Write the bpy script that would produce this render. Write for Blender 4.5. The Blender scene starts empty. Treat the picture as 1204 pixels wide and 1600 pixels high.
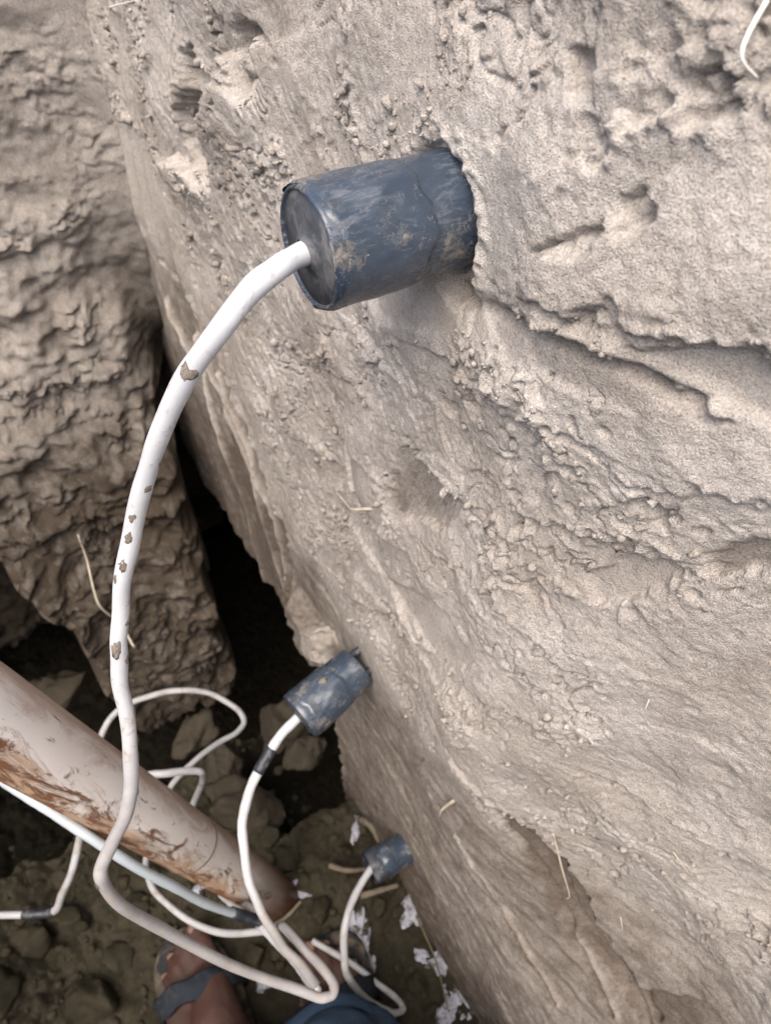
import bpy, math, random
import numpy as np
from mathutils import Vector, Matrix

random.seed(7)
scene = bpy.context.scene
COL = scene.collection

# ---------------------------------------------------------------- camera, sky, sun, exposure
cam_d = bpy.data.cameras.new('camera')
cam = bpy.data.objects.new('camera', cam_d)
COL.objects.link(cam)
cam.location = (-0.145, 0.0, 1.06)
cam.rotation_euler = (math.radians(40), 0, math.radians(-30))
cam_d.sensor_fit = 'VERTICAL'
cam_d.sensor_height = 24.0
cam_d.lens = 17.46
cam_d.clip_start = 0.01
cam_d.clip_end = 500
cam_d.dof.use_dof = True
cam_d.dof.focus_distance = 0.30
cam_d.dof.aperture_fstop = 11.5
scene.camera = cam

world = bpy.data.worlds.new('World')
scene.world = world
world.use_nodes = True
wn = world.node_tree
bg = wn.nodes['Background']
sky = wn.nodes.new('ShaderNodeTexSky')
sky.sky_type = 'NISHITA'
sky.sun_disc = False
SUN_EL, SUN_AZ = math.radians(62), math.radians(230)      # azimuth clockwise from +Y
sky.sun_elevation = SUN_EL
sky.sun_rotation = SUN_AZ
sky.air_density = 0.9
sky.dust_density = 5.0
sky.ozone_density = 1.0
bg.inputs[1].default_value = 0.14
wn.links.new(sky.outputs[0], bg.inputs[0])

sun_d = bpy.data.lights.new('sun', 'SUN')
sun_d.energy = 1.4
sun_d.angle = math.radians(55)
sun_d.color = (1.0, 0.94, 0.86)
sun = bpy.data.objects.new('sun', sun_d)
COL.objects.link(sun)
sd = Vector((math.sin(SUN_AZ) * math.cos(SUN_EL), math.cos(SUN_AZ) * math.cos(SUN_EL), math.sin(SUN_EL)))
sun.rotation_euler = (-sd).to_track_quat('-Z', 'Y').to_euler()
sun.location = (0, 0, 6)

vs = scene.view_settings
vs.view_transform = 'Standard'
vs.look = 'None'
vs.exposure = 1.02
vs.gamma = 1.0
vs.use_curve_mapping = False
scene.cycles.max_bounces = 5
scene.cycles.diffuse_bounces = 3
scene.cycles.glossy_bounces = 2
scene.cycles.use_denoising = True

# ---------------------------------------------------------------- measured points (metres)
P = {'ledges': [([(0.19,0.9098),(0.1664,0.9167),(0.1432,0.9243),(0.126,0.9306),(0.108,0.9349),(0.096,0.9349),(0.0786,0.9374)],0.0045,0.03),([(0.2149,0.9472),(0.1884,0.9579),(0.1786,0.9651),(0.1759,0.9778),(0.1718,0.9844)],-0.004,0.02),([(0.1467,0.9697),(0.1358,0.978),(0.1315,0.9845),(0.1232,0.9881),(0.1201,0.9942)],-0.004,0.018),([(0.1507,0.9365),(0.1386,0.9491),(0.1344,0.9564),(0.1285,0.9655)],-0.005,0.018),([(0.145,0.9912),(0.1339,0.9967),(0.1289,0.9997),(0.1194,1.0042)],-0.004,0.016),([(0.1458,0.9675),(0.1351,0.9805),(0.1255,0.9862)],-0.003,0.014),([(0.1468,0.8906),(0.137,0.8736),(0.1372,0.8603)],-0.004,0.02),([(0.1273,0.8276),(0.1094,0.8358),(0.099,0.8391)],0.004,0.02),([(0.1008,0.8684),(0.0887,0.8837),(0.0706,0.8846)],0.004,0.02),([(0.0623,0.6637),(0.0309,0.6624),(0.0121,0.6601),(-0.0097,0.6698)],0.004,0.02),([(0.0608,0.5517),(0.0251,0.5331),(-0.0076,0.5303),(-0.0572,0.5577)],0.004,0.02),([(0.1831,0.5912),(0.0889,0.5463),(0.0268,0.4728),(-0.043,0.4355)],0.006,0.03),([(0.2785,0.8281),(0.2524,0.8297),(0.2593,0.7909)],-0.004,0.015),([(0.4547,0.8827),(0.422,0.9125),(0.3786,0.9293)],-0.014,0.03),([(0.5724,0.7987),(0.4951,0.8229),(0.4317,0.8903)],-0.016,0.03),([(0.3665,0.6689),(0.2864,0.6911),(0.2449,0.7026)],0.005,0.02),([(0.1996,0.8659),(0.1737,0.8745),(0.1408,0.8771)],0.003,0.03),([(0.1909,0.7393),(0.135,0.7567),(0.1157,0.7512)],0.004,0.02),([(0.294,0.559),(0.1885,0.6479),(0.1225,0.6803)],0.005,0.03)],'cracks': [([(0.1872,0.9593),(0.1777,0.9659),(0.1779,0.9764),(0.1737,0.9824)],0.0007,0.004),([(0.1631,0.9313),(0.1592,0.9244),(0.1577,0.9156)],0.0005,0.003),([(0.1567,0.9368),(0.1447,0.9461),(0.1369,0.9536)],0.0008,0.004),([(0.1883,0.5),(0.1842,0.4835),(0.1935,0.4356)],0.0007,0.003),([(0.2054,0.9714),(0.1871,0.9718),(0.184,0.972)],0.0006,0.003),([(0.7286,0.7073),(0.7053,0.6659),(0.6043,0.6368),(0.5565,0.5928),(0.4835,0.4859),(0.4363,0.4744)],0.0025,0.006),([(0.5808,0.6223),(0.5244,0.5425),(0.4551,0.4848),(0.4523,0.323)],0.0015,0.003),([(0.636,0.5705),(0.5959,0.4732),(0.5555,0.343),(0.5223,0.1968)],0.0015,0.003)],'pits': [(0.2013,0.903,0.006,0.012),(0.4977,0.8409,0.028,0.03),(0.3942,0.9177,0.012,0.02),(0.0963,0.8599,0.006,0.006),(0.1593,0.9836,0.006,0.006),(0.1811,0.8523,0.008,0.006),(0.4884,0.8789,0.02,0.02),(0.1301,0.9599,0.006,0.006),(0.1218,0.9885,0.007,0.006),(0.2264,0.7906,0.006,0.006),(0.2013,0.8364,0.006,0.004)],'smooth': [([(0.1184,0.9223),(0.1003,0.9328),(0.076,0.9346),(0.0688,0.916),(0.091,0.915),(0.1108,0.9133)],0.004,0.35),([(0.1107,0.8113),(0.1028,0.8296),(0.0871,0.8418),(0.0827,0.8337),(0.0953,0.8083),(0.105,0.7983)],0.003,0.2),([(0.079,0.8508),(0.0702,0.867),(0.0631,0.8677),(0.0618,0.8582),(0.0746,0.843)],0.005,0.75),([(0.2313,0.7863),(0.1796,0.7906),(0.193,0.759),(0.2378,0.7282),(0.2419,0.7571)],0.003,0.5),([(0.2157,0.5697),(0.1831,0.5912),(0.0889,0.5463),(0.0268,0.4728),(-0.043,0.4355),(-0.0663,0.4283),(-0.0614,0.411),(-0.0373,0.4186),(0.0386,0.4459),(0.1221,0.5424)],0.004,0.9),([(0.2703,0.8623),(0.2082,0.9012),(0.1723,0.9095),(0.201,0.8777),(0.2523,0.852)],0.002,0.15),([(0.1866,0.9011),(0.1365,0.9181),(0.1014,0.9139),(0.1138,0.9012),(0.1611,0.8923)],0.002,0.1),([(0.3102,0.7236),(0.2601,0.7401),(0.2373,0.7107),(0.2872,0.6772)],0.003,0.2),([(0.2529,0.6451),(0.1929,0.6932),(0.143,0.6949),(0.1745,0.6536)],0.003,0.1),([(-0.0188,0.448),(-0.0462,0.4874),(-0.0747,0.4917),(-0.0569,0.4246)],0.003,0.7)],'ribs': (0.2126,0.7698),'flap': (0.3853,0.35),'strip': [(0.5924,0.6645),(0.5594,0.6215),(0.5048,0.5588),(0.4551,0.4848),(0.4317,0.3893),(0.4186,0.285)],'ridges': [[(0.6933,0.6071),(0.6488,0.5449),(0.608,0.4423),(0.5733,0.2831),(0.5571,0.131)],[(0.6186,0.6058),(0.5754,0.5458),(0.5253,0.4445),(0.4943,0.281)],[(0.5833,0.582),(0.5372,0.5041),(0.4858,0.4197),(0.4668,0.331)]],'scrapes': [[(0.2032,0.5809),(0.1252,0.5662),(0.0373,0.4629),(-0.0392,0.4243)],[(0.2921,0.5925),(0.2096,0.6159),(0.1575,0.6319)],[(0.1312,0.4214),(0.065,0.3795),(0.005,0.3535)],[(0.2031,0.8957),(0.155,0.9123),(0.1221,0.9166),(0.094,0.9133)],[(0.3094,0.6324),(0.2529,0.6451),(0.2028,0.6346)],[(0.0976,0.5149),(0.0258,0.4333),(-0.0228,0.4047)]],'flapc': (0.3653,0.3894),'lowgap': (0.4581,-0.1044),'s1': [(0.0057,0.2149,0.9217),(-0.0522,0.2144,0.9225)],'s2': [(-0.0074,0.2867,0.4711),(-0.0712,0.2738,0.4623)],'s3': [(0.0,0.2074,0.162),(-0.0404,0.2085,0.1654)],'cable1': [(-0.0525,0.214,0.9221),(-0.0595,0.2112,0.923),(-0.0668,0.2081,0.9229),(-0.0768,0.2077,0.9184),(-0.0899,0.2089,0.9059),(-0.1029,0.2161,0.8861),(-0.1154,0.2226,0.8621),(-0.1264,0.2256,0.8401),(-0.1383,0.2288,0.8113),(-0.1503,0.2262,0.7849),(-0.1613,0.2213,0.7571),(-0.1689,0.2153,0.7365),(-0.1761,0.2054,0.7132),(-0.1832,0.1944,0.6892),(-0.1919,0.1861,0.6665),(-0.2036,0.1817,0.6453),(-0.2204,0.178,0.6225),(-0.2268,0.1749,0.611),(-0.2278,0.1699,0.5874),(-0.2213,0.1618,0.545),(-0.2071,0.1493,0.4963),(-0.1811,0.1232,0.436),(-0.1547,0.0995,0.4038),(-0.1428,0.0914,0.3963),(-0.136,0.0943,0.3947),(-0.1369,0.1107,0.3867),(-0.1449,0.1362,0.3757),(-0.1521,0.1604,0.3642)],'cable2': [(-0.0721,0.2743,0.4623),(-0.0908,0.2687,0.4582),(-0.1099,0.2617,0.449),(-0.1313,0.2496,0.4378),(-0.1475,0.2354,0.4207),(-0.1562,0.2152,0.4089),(-0.1617,0.1912,0.3957),(-0.1614,0.1675,0.3916),(-0.1577,0.1422,0.3878),(-0.1515,0.1214,0.3819),(-0.1466,0.1039,0.3777)],'cable3': [(-0.0422,0.2082,0.1644),(-0.0689,0.1952,0.1633),(-0.0927,0.1745,0.1644),(-0.1082,0.1531,0.1423),(-0.113,0.1334,0.113),(-0.1033,0.1107,0.0745),(-0.0884,0.0936,0.0487),(-0.0759,0.0873,0.0363),(-0.0701,0.094,0.0305),(-0.079,0.1173,0.0307),(-0.0961,0.1485,0.0331),(-0.1099,0.1709,0.0371),(-0.1305,0.2014,0.0376)],'blue': [(-0.3466,0.4158,0.4943),(-0.3149,0.3655,0.4972),(-0.2933,0.3276,0.4983),(-0.2735,0.2942,0.4954),(-0.2473,0.2538,0.477),(-0.2215,0.2243,0.4207),(-0.1988,0.2083,0.3468),(-0.1688,0.1954,0.2652)],'loop': [(-0.4602,0.3981,0.1336),(-0.4221,0.3786,0.1354),(-0.3971,0.3649,0.1359),(-0.3685,0.3515,0.1382),(-0.3509,0.3549,0.1611),(-0.3286,0.3625,0.189),(-0.3106,0.3852,0.2),(-0.303,0.4224,0.178),(-0.2897,0.4955,0.1323),(-0.2709,0.5226,0.1337),(-0.2473,0.5395,0.1428),(-0.2156,0.5462,0.148),(-0.1783,0.5411,0.1469),(-0.1438,0.5295,0.1399),(-0.1167,0.5123,0.1257),(-0.0983,0.487,0.1151),(-0.095,0.4664,0.1145),(-0.1062,0.4551,0.1146),(-0.133,0.4491,0.1252),(-0.1662,0.4349,0.1401),(-0.2026,0.4162,0.1503),(-0.2277,0.4011,0.1419),(-0.2496,0.3864,0.1221),(-0.2634,0.3604,0.1235),(-0.2665,0.3392,0.1329),(-0.2627,0.3084,0.1382),(-0.2429,0.2701,0.1448),(-0.2163,0.2367,0.1578),(-0.179,0.2049,0.2025),(-0.1599,0.1959,0.2171)],'short': [(-0.2453,0.3927,0.259),(-0.2203,0.3813,0.2742),(-0.1982,0.3721,0.2768),(-0.1743,0.3645,0.2682),(-0.166,0.3603,0.2557),(-0.1775,0.3687,0.2047),(-0.1972,0.3781,0.138),(-0.2157,0.3814,0.0804)],'dcable': [(-0.1716,0.1954,0.264),(-0.1606,0.1623,0.2837),(-0.1525,0.1321,0.3043),(-0.1469,0.1067,0.3404)],'ecable': [(-0.2016,0.2773,0.1282),(-0.192,0.2525,0.1534),(-0.1819,0.2268,0.1911),(-0.1719,0.2018,0.2424)],'ecable2': [(-0.1914,0.2743,0.1172),(-0.1794,0.2499,0.1437),(-0.17,0.2173,0.2023),(-0.1681,0.2016,0.2308)],'pipe': [(-0.2508,0.2822,0.6333),(-0.1442,0.2755,-0.0253)],'toeL': (-0.2797,0.2907,0.03),'heelL': (-0.2629,0.1826,0.03),'toeR': (-0.1069,0.1957,0.03),'heelR': (-0.1411,0.1123,0.03),'cuffR': (-0.1182,0.1262,0.0403),'scraps': [(-0.0103,0.1712,0.0),(0.005,0.1727,0.0),(-0.0539,0.1772,0.0),(-0.0834,0.1738,0.0),(-0.0896,0.138,0.0),(-0.0029,0.1074,0.0),(-0.0079,0.0643,0.0),(-0.0265,0.0567,0.0),(-0.126,0.2787,0.0),(-0.1209,0.2644,0.0),(-0.2324,0.3357,0.0),(-0.2235,0.3245,0.0),(-0.021,0.2969,0.0),(-0.0645,0.3076,0.0),(-0.2036,0.1962,0.0),(-0.0179,0.128,0.0),(-0.0036,0.0435,0.0),(-0.2284,0.2575,0.0)],'twigs': [[(-0.0721,0.2714,0.02),(-0.0574,0.2542,0.025),(-0.0332,0.2435,0.02)],[(-0.0536,0.2185,0.02),(-0.0341,0.2115,0.03),(-0.0083,0.2043,0.03)],[(-0.0092,0.2987,0.03),(-0.0043,0.2808,0.04),(-0.0033,0.2622,0.03)],[(-0.0051,0.1652,0.02),(-0.0105,0.1121,0.02),(-0.0254,0.0608,0.02)],[(-0.1623,0.2413,0.03),(-0.1441,0.2431,0.03),(-0.1236,0.247,0.04)]],'clods': [(-0.0419,0.4898,0.0),(-0.1368,0.4013,0.0),(-0.1443,0.4649,0.0),(-0.0342,0.4397,0.0),(-0.1266,0.3482,-0.0),(-0.3622,0.8256,0.0),(-0.3401,0.7473,0.0),(-0.1619,0.5475,0.0),(-0.4288,0.3732,0.0),(-0.3819,0.284,0.0),(-0.4617,0.3301,0.0),(-0.35,0.3117,0.0),(-0.2499,0.2461,0.0),(-0.1981,0.228,0.0),(-0.1145,0.3129,0.0),(-0.0413,0.1994,0.0),(-0.1053,0.2363,0.0),(-0.0425,0.1031,0.0),(-0.3867,0.3818,0.0),(-0.3045,0.3513,0.0)],'bback': [(-0.187,0.7,0.3626),(-0.1939,0.7,0.3163),(-0.1965,0.7,0.2631),(-0.1916,0.7,0.2073),(-0.1857,0.7,0.171)],'roots_w': [[(0.2566,0.7136),(0.2776,0.6948),(0.3012,0.6723),(0.3327,0.6507)],[(0.259,0.7093),(0.2778,0.6888),(0.2947,0.6728)],[(0.1449,0.4821),(0.1499,0.4557),(0.155,0.4209)],[(0.0703,0.7587),(0.0681,0.7521)],[(0.1223,1.0096),(0.1179,1.0034),(0.1159,0.9996),(0.1141,0.9955)],[(0.8312,0.7566),(0.8508,0.738),(0.883,0.7162)],[(0.6901,0.8678),(0.6444,0.8812),(0.5761,0.9015)],[(0.0762,0.5661),(0.061,0.5231),(0.0494,0.4782),(0.0487,0.4684)],[(0.1784,0.6223),(0.1688,0.6358)],[(0.0292,0.6331),(0.0122,0.6245)],[(0.0221,0.4972),(0.0132,0.4904)]]}


# ---------------------------------------------------------------- noise
_rng = np.random.RandomState(11)
_perm = _rng.permutation(256).astype(np.int32)
_ang = _rng.rand(256) * 2 * np.pi
_gx, _gy = np.cos(_ang).astype(np.float32), np.sin(_ang).astype(np.float32)
_j1, _j2 = _rng.rand(256).astype(np.float32), _rng.rand(256).astype(np.float32)


def _hash(ix, iy, seed):
    return _perm[(_perm[(_perm[(ix + seed * 37) & 255] + iy) & 255] + seed) & 255]


def perlin(x, y, seed=0):
    x = np.asarray(x, np.float32); y = np.asarray(y, np.float32)
    fx = np.floor(x); fy = np.floor(y)
    ix = fx.astype(np.int32); iy = fy.astype(np.int32)
    dx = x - fx; dy = y - fy
    u = dx * dx * dx * (dx * (dx * 6 - 15) + 10)
    v = dy * dy * dy * (dy * (dy * 6 - 15) + 10)
    def g(a, b):
        h = _hash(ix + a, iy + b, seed)
        return _gx[h] * (dx - a) + _gy[h] * (dy - b)
    a = g(0, 0); b = g(1, 0); c = g(0, 1); d = g(1, 1)
    return ((a + u * (b - a)) + v * ((c + u * (d - c)) - (a + u * (b - a)))) * 1.5


def fbm(x, y, octaves=4, seed=0, gain=0.5):
    s = 0; amp = 1.0
    for o in range(octaves):
        s = s + amp * perlin(x, y, seed + o * 5)
        x = x * 2.03 + 3.1; y = y * 2.03 + 7.7
        amp *= gain
    return s


def ridged(x, y, octaves=4, seed=0):
    s = 0; amp = 1.0
    for o in range(octaves):
        s = s + amp * (1 - np.abs(perlin(x, y, seed + o * 5)) * 2)
        x = x * 2.1 + 1.3; y = y * 2.1 + 4.7
        amp *= 0.5
    return s


def worley(x, y, seed=0):
    x = np.asarray(x, np.float32); y = np.asarray(y, np.float32)
    fx = np.floor(x); fy = np.floor(y)
    ix = fx.astype(np.int32); iy = fy.astype(np.int32)
    f1 = np.full(x.shape, 9.0, np.float32); f2 = f1.copy()
    for a in (-1, 0, 1):
        for b in (-1, 0, 1):
            h = _hash(ix + a, iy + b, seed)
            d = np.hypot(fx + a + _j1[h] - x, fy + b + _j2[h] - y)
            f2 = np.minimum(f2, np.maximum(f1, d))
            f1 = np.minimum(f1, d)
    return f1, f2


def sst(a, b, x):
    t = np.clip((x - a) / (b - a), 0, 1)
    return t * t * (3 - 2 * t)


def seg_dist(py, pz, pts):
    """distance to a polyline and the side (positive: above it)"""
    best = np.full(py.shape, 9.0, np.float32); side = np.zeros(py.shape, np.float32)
    for (a, b) in zip(pts[:-1], pts[1:]):
        ay, az = a; by, bz = b
        vy, vz = by - ay, bz - az
        L2 = vy * vy + vz * vz + 1e-12
        t = np.clip(((py - ay) * vy + (pz - az) * vz) / L2, 0, 1)
        dy = py - ay - t * vy; dz = pz - az - t * vz
        d = np.hypot(dy, dz)
        s = np.sign(vy * dz - vz * dy) * (1 if vy >= 0 else -1)
        m = d < best
        best = np.where(m, d, best); side = np.where(m, s, side)
    return best, side


def poly_sd(py, pz, pts):
    """signed distance to a polygon (negative inside)"""
    d, _ = seg_dist(py, pz, list(pts) + [pts[0]])
    ins = np.zeros(py.shape, bool)
    n = len(pts)
    for i in range(n):
        ay, az = pts[i]; by, bz = pts[(i + 1) % n]
        c = ((az > pz) != (bz > pz)) & (py < (by - ay) * (pz - az) / (bz - az + 1e-12) + ay)
        ins ^= c
    return np.where(ins, -d, d)


def graded(knots):
    """coordinates with spacing that changes along the axis: [(pos, step), ...]"""
    out = [knots[0][0]]
    while out[-1] < knots[-1][0]:
        p = out[-1]
        st = np.interp(p, [k[0] for k in knots], [k[1] for k in knots])
        out.append(p + st)
    return np.array(out, np.float32)


# ---------------------------------------------------------------- materials
def new_mat(name):
    m = bpy.data.materials.new(name)
    m.use_nodes = True
    nt = m.node_tree
    b = nt.nodes['Principled BSDF']
    return m, nt, b


def N(nt, kind, **kw):
    n = nt.nodes.new(kind)
    for k, v in kw.items():
        if k.startswith('i_'):
            n.inputs[k[2:].replace('_', ' ')].default_value = v
        else:
            setattr(n, k, v)
    return n


def noise(nt, vec, scale, detail=4, rough=0.55, dist=0.0):
    n = N(nt, 'ShaderNodeTexNoise')
    n.inputs['Scale'].default_value = scale
    n.inputs['Detail'].default_value = detail
    n.inputs['Roughness'].default_value = rough
    n.inputs['Distortion'].default_value = dist
    if vec is not None:
        nt.links.new(vec, n.inputs['Vector'])
    return n.outputs['Fac']


def ramp(nt, fac, stops):
    r = N(nt, 'ShaderNodeValToRGB')
    el = r.color_ramp.elements
    while len(el) > 1:
        el.remove(el[-1])
    el[0].position = stops[0][0]; el[0].color = (*stops[0][1], 1)
    for p, c in stops[1:]:
        e = el.new(p); e.color = (*c, 1)
    nt.links.new(fac, r.inputs[0])
    return r.outputs[0]


def mixc(nt, fac, a, b, mode='MIX'):
    m = N(nt, 'ShaderNodeMix', data_type='RGBA', blend_type=mode)
    if isinstance(fac, float):
        m.inputs[0].default_value = fac
    else:
        nt.links.new(fac, m.inputs[0])
    for i, v in ((6, a), (7, b)):
        if isinstance(v, tuple):
            m.inputs[i].default_value = (*v, 1)
        else:
            nt.links.new(v, m.inputs[i])
    return m.outputs[2]


def math_n(nt, op, a, b=None, clamp=False):
    m = N(nt, 'ShaderNodeMath', operation=op, use_clamp=clamp)
    for i, v in ((0, a), (1, b)):
        if v is None:
            continue
        if isinstance(v, (int, float)):
            m.inputs[i].default_value = v
        else:
            nt.links.new(v, m.inputs[i])
    return m.outputs[0]


def bump(nt, b, h, dist, strength=1.0, prev=None):
    n = N(nt, 'ShaderNodeBump')
    n.inputs['Strength'].default_value = strength
    n.inputs['Distance'].default_value = dist
    nt.links.new(h, n.inputs['Height'])
    if prev is not None:
        nt.links.new(prev, n.inputs['Normal'])
    nt.links.new(n.outputs[0], b.inputs['Normal'])
    return n.outputs[0]


def soil_mat(name, dry, pale, brown, grain=0.0005, rough=0.95):
    m, nt, b = new_mat(name)
    tc = N(nt, 'ShaderNodeTexCoord').outputs['Object']
    at = N(nt, 'ShaderNodeAttribute', attribute_name='moist_shade').outputs['Fac']  # damp and fresh brown soil, plus shade painted into the colour
    n1 = noise(nt, tc, 13, 3, 0.6, 0.4)
    c = ramp(nt, n1, [(0.32, dry), (0.62, pale)])
    n2 = noise(nt, tc, 60, 4, 0.65)
    n4 = noise(nt, tc, 7.5, 3, 0.6, 0.8)
    k = math_n(nt, 'ADD', math_n(nt, 'ADD', math_n(nt, 'MULTIPLY', math_n(nt, 'SUBTRACT', n2, 0.5), 1.2), math_n(nt, 'MULTIPLY', math_n(nt, 'SUBTRACT', n4, 0.5), 0.9)), at, True)
    c = mixc(nt, k, c, brown)
    n3 = noise(nt, tc, 1250, 3, 0.75)
    c = mixc(nt, 1.0, c, ramp(nt, n3, [(0.25, (0.50, 0.47, 0.45)), (0.48, (1, 1, 1)), (0.75, (1.28, 1.28, 1.28))]), 'MULTIPLY')
    n5 = noise(nt, tc, 330, 4, 0.75)
    c = mixc(nt, 1.0, c, ramp(nt, n5, [(0.30, (0.76, 0.74, 0.72)), (0.5, (1, 1, 1)), (0.72, (1.10, 1.10, 1.10))]), 'MULTIPLY')
    nt.links.new(c, b.inputs['Base Color'])
    b.inputs['Roughness'].default_value = rough
    b.inputs['Specular IOR Level'].default_value = 0.15
    h1 = noise(nt, tc, 700, 3, 0.75)
    h2 = noise(nt, tc, 1500, 2, 0.7)
    p = bump(nt, b, h1, grain * 2.6, 0.9)
    bump(nt, b, h2, grain * 1.6, 0.9, p)
    return m


M = {}
M['wall'] = soil_mat('dry_soil', (0.400, 0.356, 0.311), (0.55, 0.508, 0.464), (0.150, 0.122, 0.099))
M['back'] = soil_mat('slumped_soil', (0.34, 0.302, 0.265), (0.48, 0.435, 0.39), (0.085, 0.067, 0.05), 0.0007)
M['mud'] = soil_mat('damp_mud', (0.060, 0.052, 0.034), (0.105, 0.091, 0.060), (0.018, 0.015, 0.010), 0.0012, 0.7)
M['clod'] = soil_mat('damp_clod', (0.075, 0.063, 0.047), (0.115, 0.098, 0.073), (0.055, 0.045, 0.032), 0.0008)


def plain_mat(name, col, rough=0.5, spec=0.5, dirt=None, dirt_scale=60, dirt_pos=(0.55, 0.68), bump_d=0.0, bump_s=200):
    m, nt, b = new_mat(name)
    tc = N(nt, 'ShaderNodeTexCoord').outputs['Object']
    v = noise(nt, tc, 35, 4, 0.6)
    c = mixc(nt, 1.0, col, ramp(nt, v, [(0.3, (0.86, 0.86, 0.86)), (0.7, (1.06, 1.06, 1.06))]), 'MULTIPLY')
    if dirt:
        d = ramp(nt, noise(nt, tc, dirt_scale, 6, 0.68, 0.6), [(dirt_pos[0], (0, 0, 0)), (dirt_pos[1], (1, 1, 1))])
        c = mixc(nt, d, c, dirt)
        r = N(nt, 'ShaderNodeMapRange')
        nt.links.new(d, r.inputs[0]); r.inputs[3].default_value = rough; r.inputs[4].default_value = 0.9
        nt.links.new(r.outputs[0], b.inputs['Roughness'])
    else:
        b.inputs['Roughness'].default_value = rough
    b.inputs['Specular IOR Level'].default_value = spec
    nt.links.new(c, b.inputs['Base Color'])
    if bump_d:
        bump(nt, b, noise(nt, tc, bump_s, 5, 0.6), bump_d)
    return m


def housing_mat():
    """dark slate plastic under dusty smears, streaks and clay patches"""
    m, nt, b = new_mat('dusty_slate_plastic')
    tc = N(nt, 'ShaderNodeTexCoord').outputs['Object']
    mp = N(nt, 'ShaderNodeMapping'); mp.inputs['Scale'].default_value = (1.0, 1.0, 0.35)
    nt.links.new(tc, mp.inputs[0])
    st = mp.outputs[0]
    base = ramp(nt, noise(nt, tc, 25, 3), [(0.3, (0.029, 0.043, 0.065)), (0.7, (0.044, 0.065, 0.094))])
    patch = ramp(nt, noise(nt, tc, 42, 4, 0.6, 0.6), [(0.40, (0.0, 0.0, 0.0)), (0.62, (1, 1, 1))])
    fine = noise(nt, st, 260, 7, 0.8, 1.5)
    film = math_n(nt, 'MULTIPLY', patch, ramp(nt, fine, [(0.46, (0, 0, 0)), (0.72, (0.6, 0.6, 0.6))]))
    c = mixc(nt, film, base, (0.24, 0.255, 0.28))
    scr = ramp(nt, noise(nt, st, 620, 5, 0.8, 2.2), [(0.60, (0, 0, 0)), (0.68, (0.7, 0.7, 0.7))])
    scr = math_n(nt, 'MULTIPLY', scr, ramp(nt, noise(nt, tc, 60, 3), [(0.45, (0, 0, 0)), (0.6, (1, 1, 1))]))
    c = mixc(nt, scr, c, (0.52, 0.52, 0.52))
    clay = ramp(nt, math_n(nt, 'ADD', noise(nt, tc, 60, 3, 0.6), math_n(nt, 'MULTIPLY', math_n(nt, 'SUBTRACT', noise(nt, tc, 420, 6, 0.8, 1.0), 0.5), 0.55)), [(0.585, (0, 0, 0)), (0.70, (0.85, 0.85, 0.85))])
    c = mixc(nt, clay, c, (0.30, 0.27, 0.235))
    nt.links.new(c, b.inputs['Base Color'])
    s = math_n(nt, 'MAXIMUM', math_n(nt, 'MAXIMUM', film, scr), clay)
    r = N(nt, 'ShaderNodeMapRange'); nt.links.new(s, r.inputs[0])
    r.inputs[3].default_value = 0.22; r.inputs[4].default_value = 0.58
    b.inputs['Specular IOR Level'].default_value = 0.8
    nt.links.new(r.outputs[0], b.inputs['Roughness'])
    bump(nt, b, math_n(nt, 'ADD', clay, math_n(nt, 'MULTIPLY', film, 0.5)), 0.0005, 0.8)
    return m


M['housing'] = housing_mat()
M['tape'] = plain_mat('black_tape', (0.028, 0.033, 0.045), 0.42, 0.5, (0.22, 0.21, 0.20), 110, (0.56, 0.72), 0.0006, 160)
M['epoxy'] = plain_mat('grey_epoxy', (0.055, 0.062, 0.075), 0.5, 0.4, (0.20, 0.19, 0.185), 95, (0.46, 0.72), 0.0004, 400)
M['cable'] = plain_mat('white_cable_sheath', (0.80, 0.80, 0.80), 0.38, 0.5, (0.34, 0.27, 0.21), 52, (0.655, 0.70), 0.0003, 120)
M['cable_dirty'] = plain_mat('muddy_cable_sheath', (0.45, 0.455, 0.465), 0.5, 0.4, (0.30, 0.26, 0.22), 34, (0.52, 0.68), 0.0003, 120)
M['cable_blue'] = plain_mat('bluish_cable_sheath', (0.46, 0.51, 0.545), 0.4, 0.5, (0.40, 0.36, 0.31), 30, (0.6, 0.75))
def grimy_cable():
    m, nt, b = new_mat('cable_sheath_grimy_low')
    tc = N(nt, 'ShaderNodeTexCoord').outputs['Object']
    g = N(nt, 'ShaderNodeAttribute', attribute_name='grime').outputs['Fac']
    film = math_n(nt, 'MULTIPLY', g, math_n(nt, 'ADD', noise(nt, tc, 40, 5, 0.65), 0.42), True)
    c = mixc(nt, film, (0.62, 0.63, 0.645), (0.30, 0.285, 0.28))
    d = ramp(nt, math_n(nt, 'ADD', noise(nt, tc, 120, 6, 0.75, 0.8), math_n(nt, 'MULTIPLY', g, 0.06)), [(0.57, (0, 0, 0)), (0.70, (0.9, 0.9, 0.9))])
    c = mixc(nt, d, c, (0.36, 0.295, 0.235))
    nt.links.new(c, b.inputs['Base Color'])
    r = N(nt, 'ShaderNodeMapRange'); nt.links.new(math_n(nt, 'MAXIMUM', film, d), r.inputs[0])
    r.inputs[3].default_value = 0.36; r.inputs[4].default_value = 0.85
    nt.links.new(r.outputs[0], b.inputs['Roughness'])
    bump(nt, b, noise(nt, tc, 90, 4, 0.6), 0.0008, 0.6)
    return m


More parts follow.
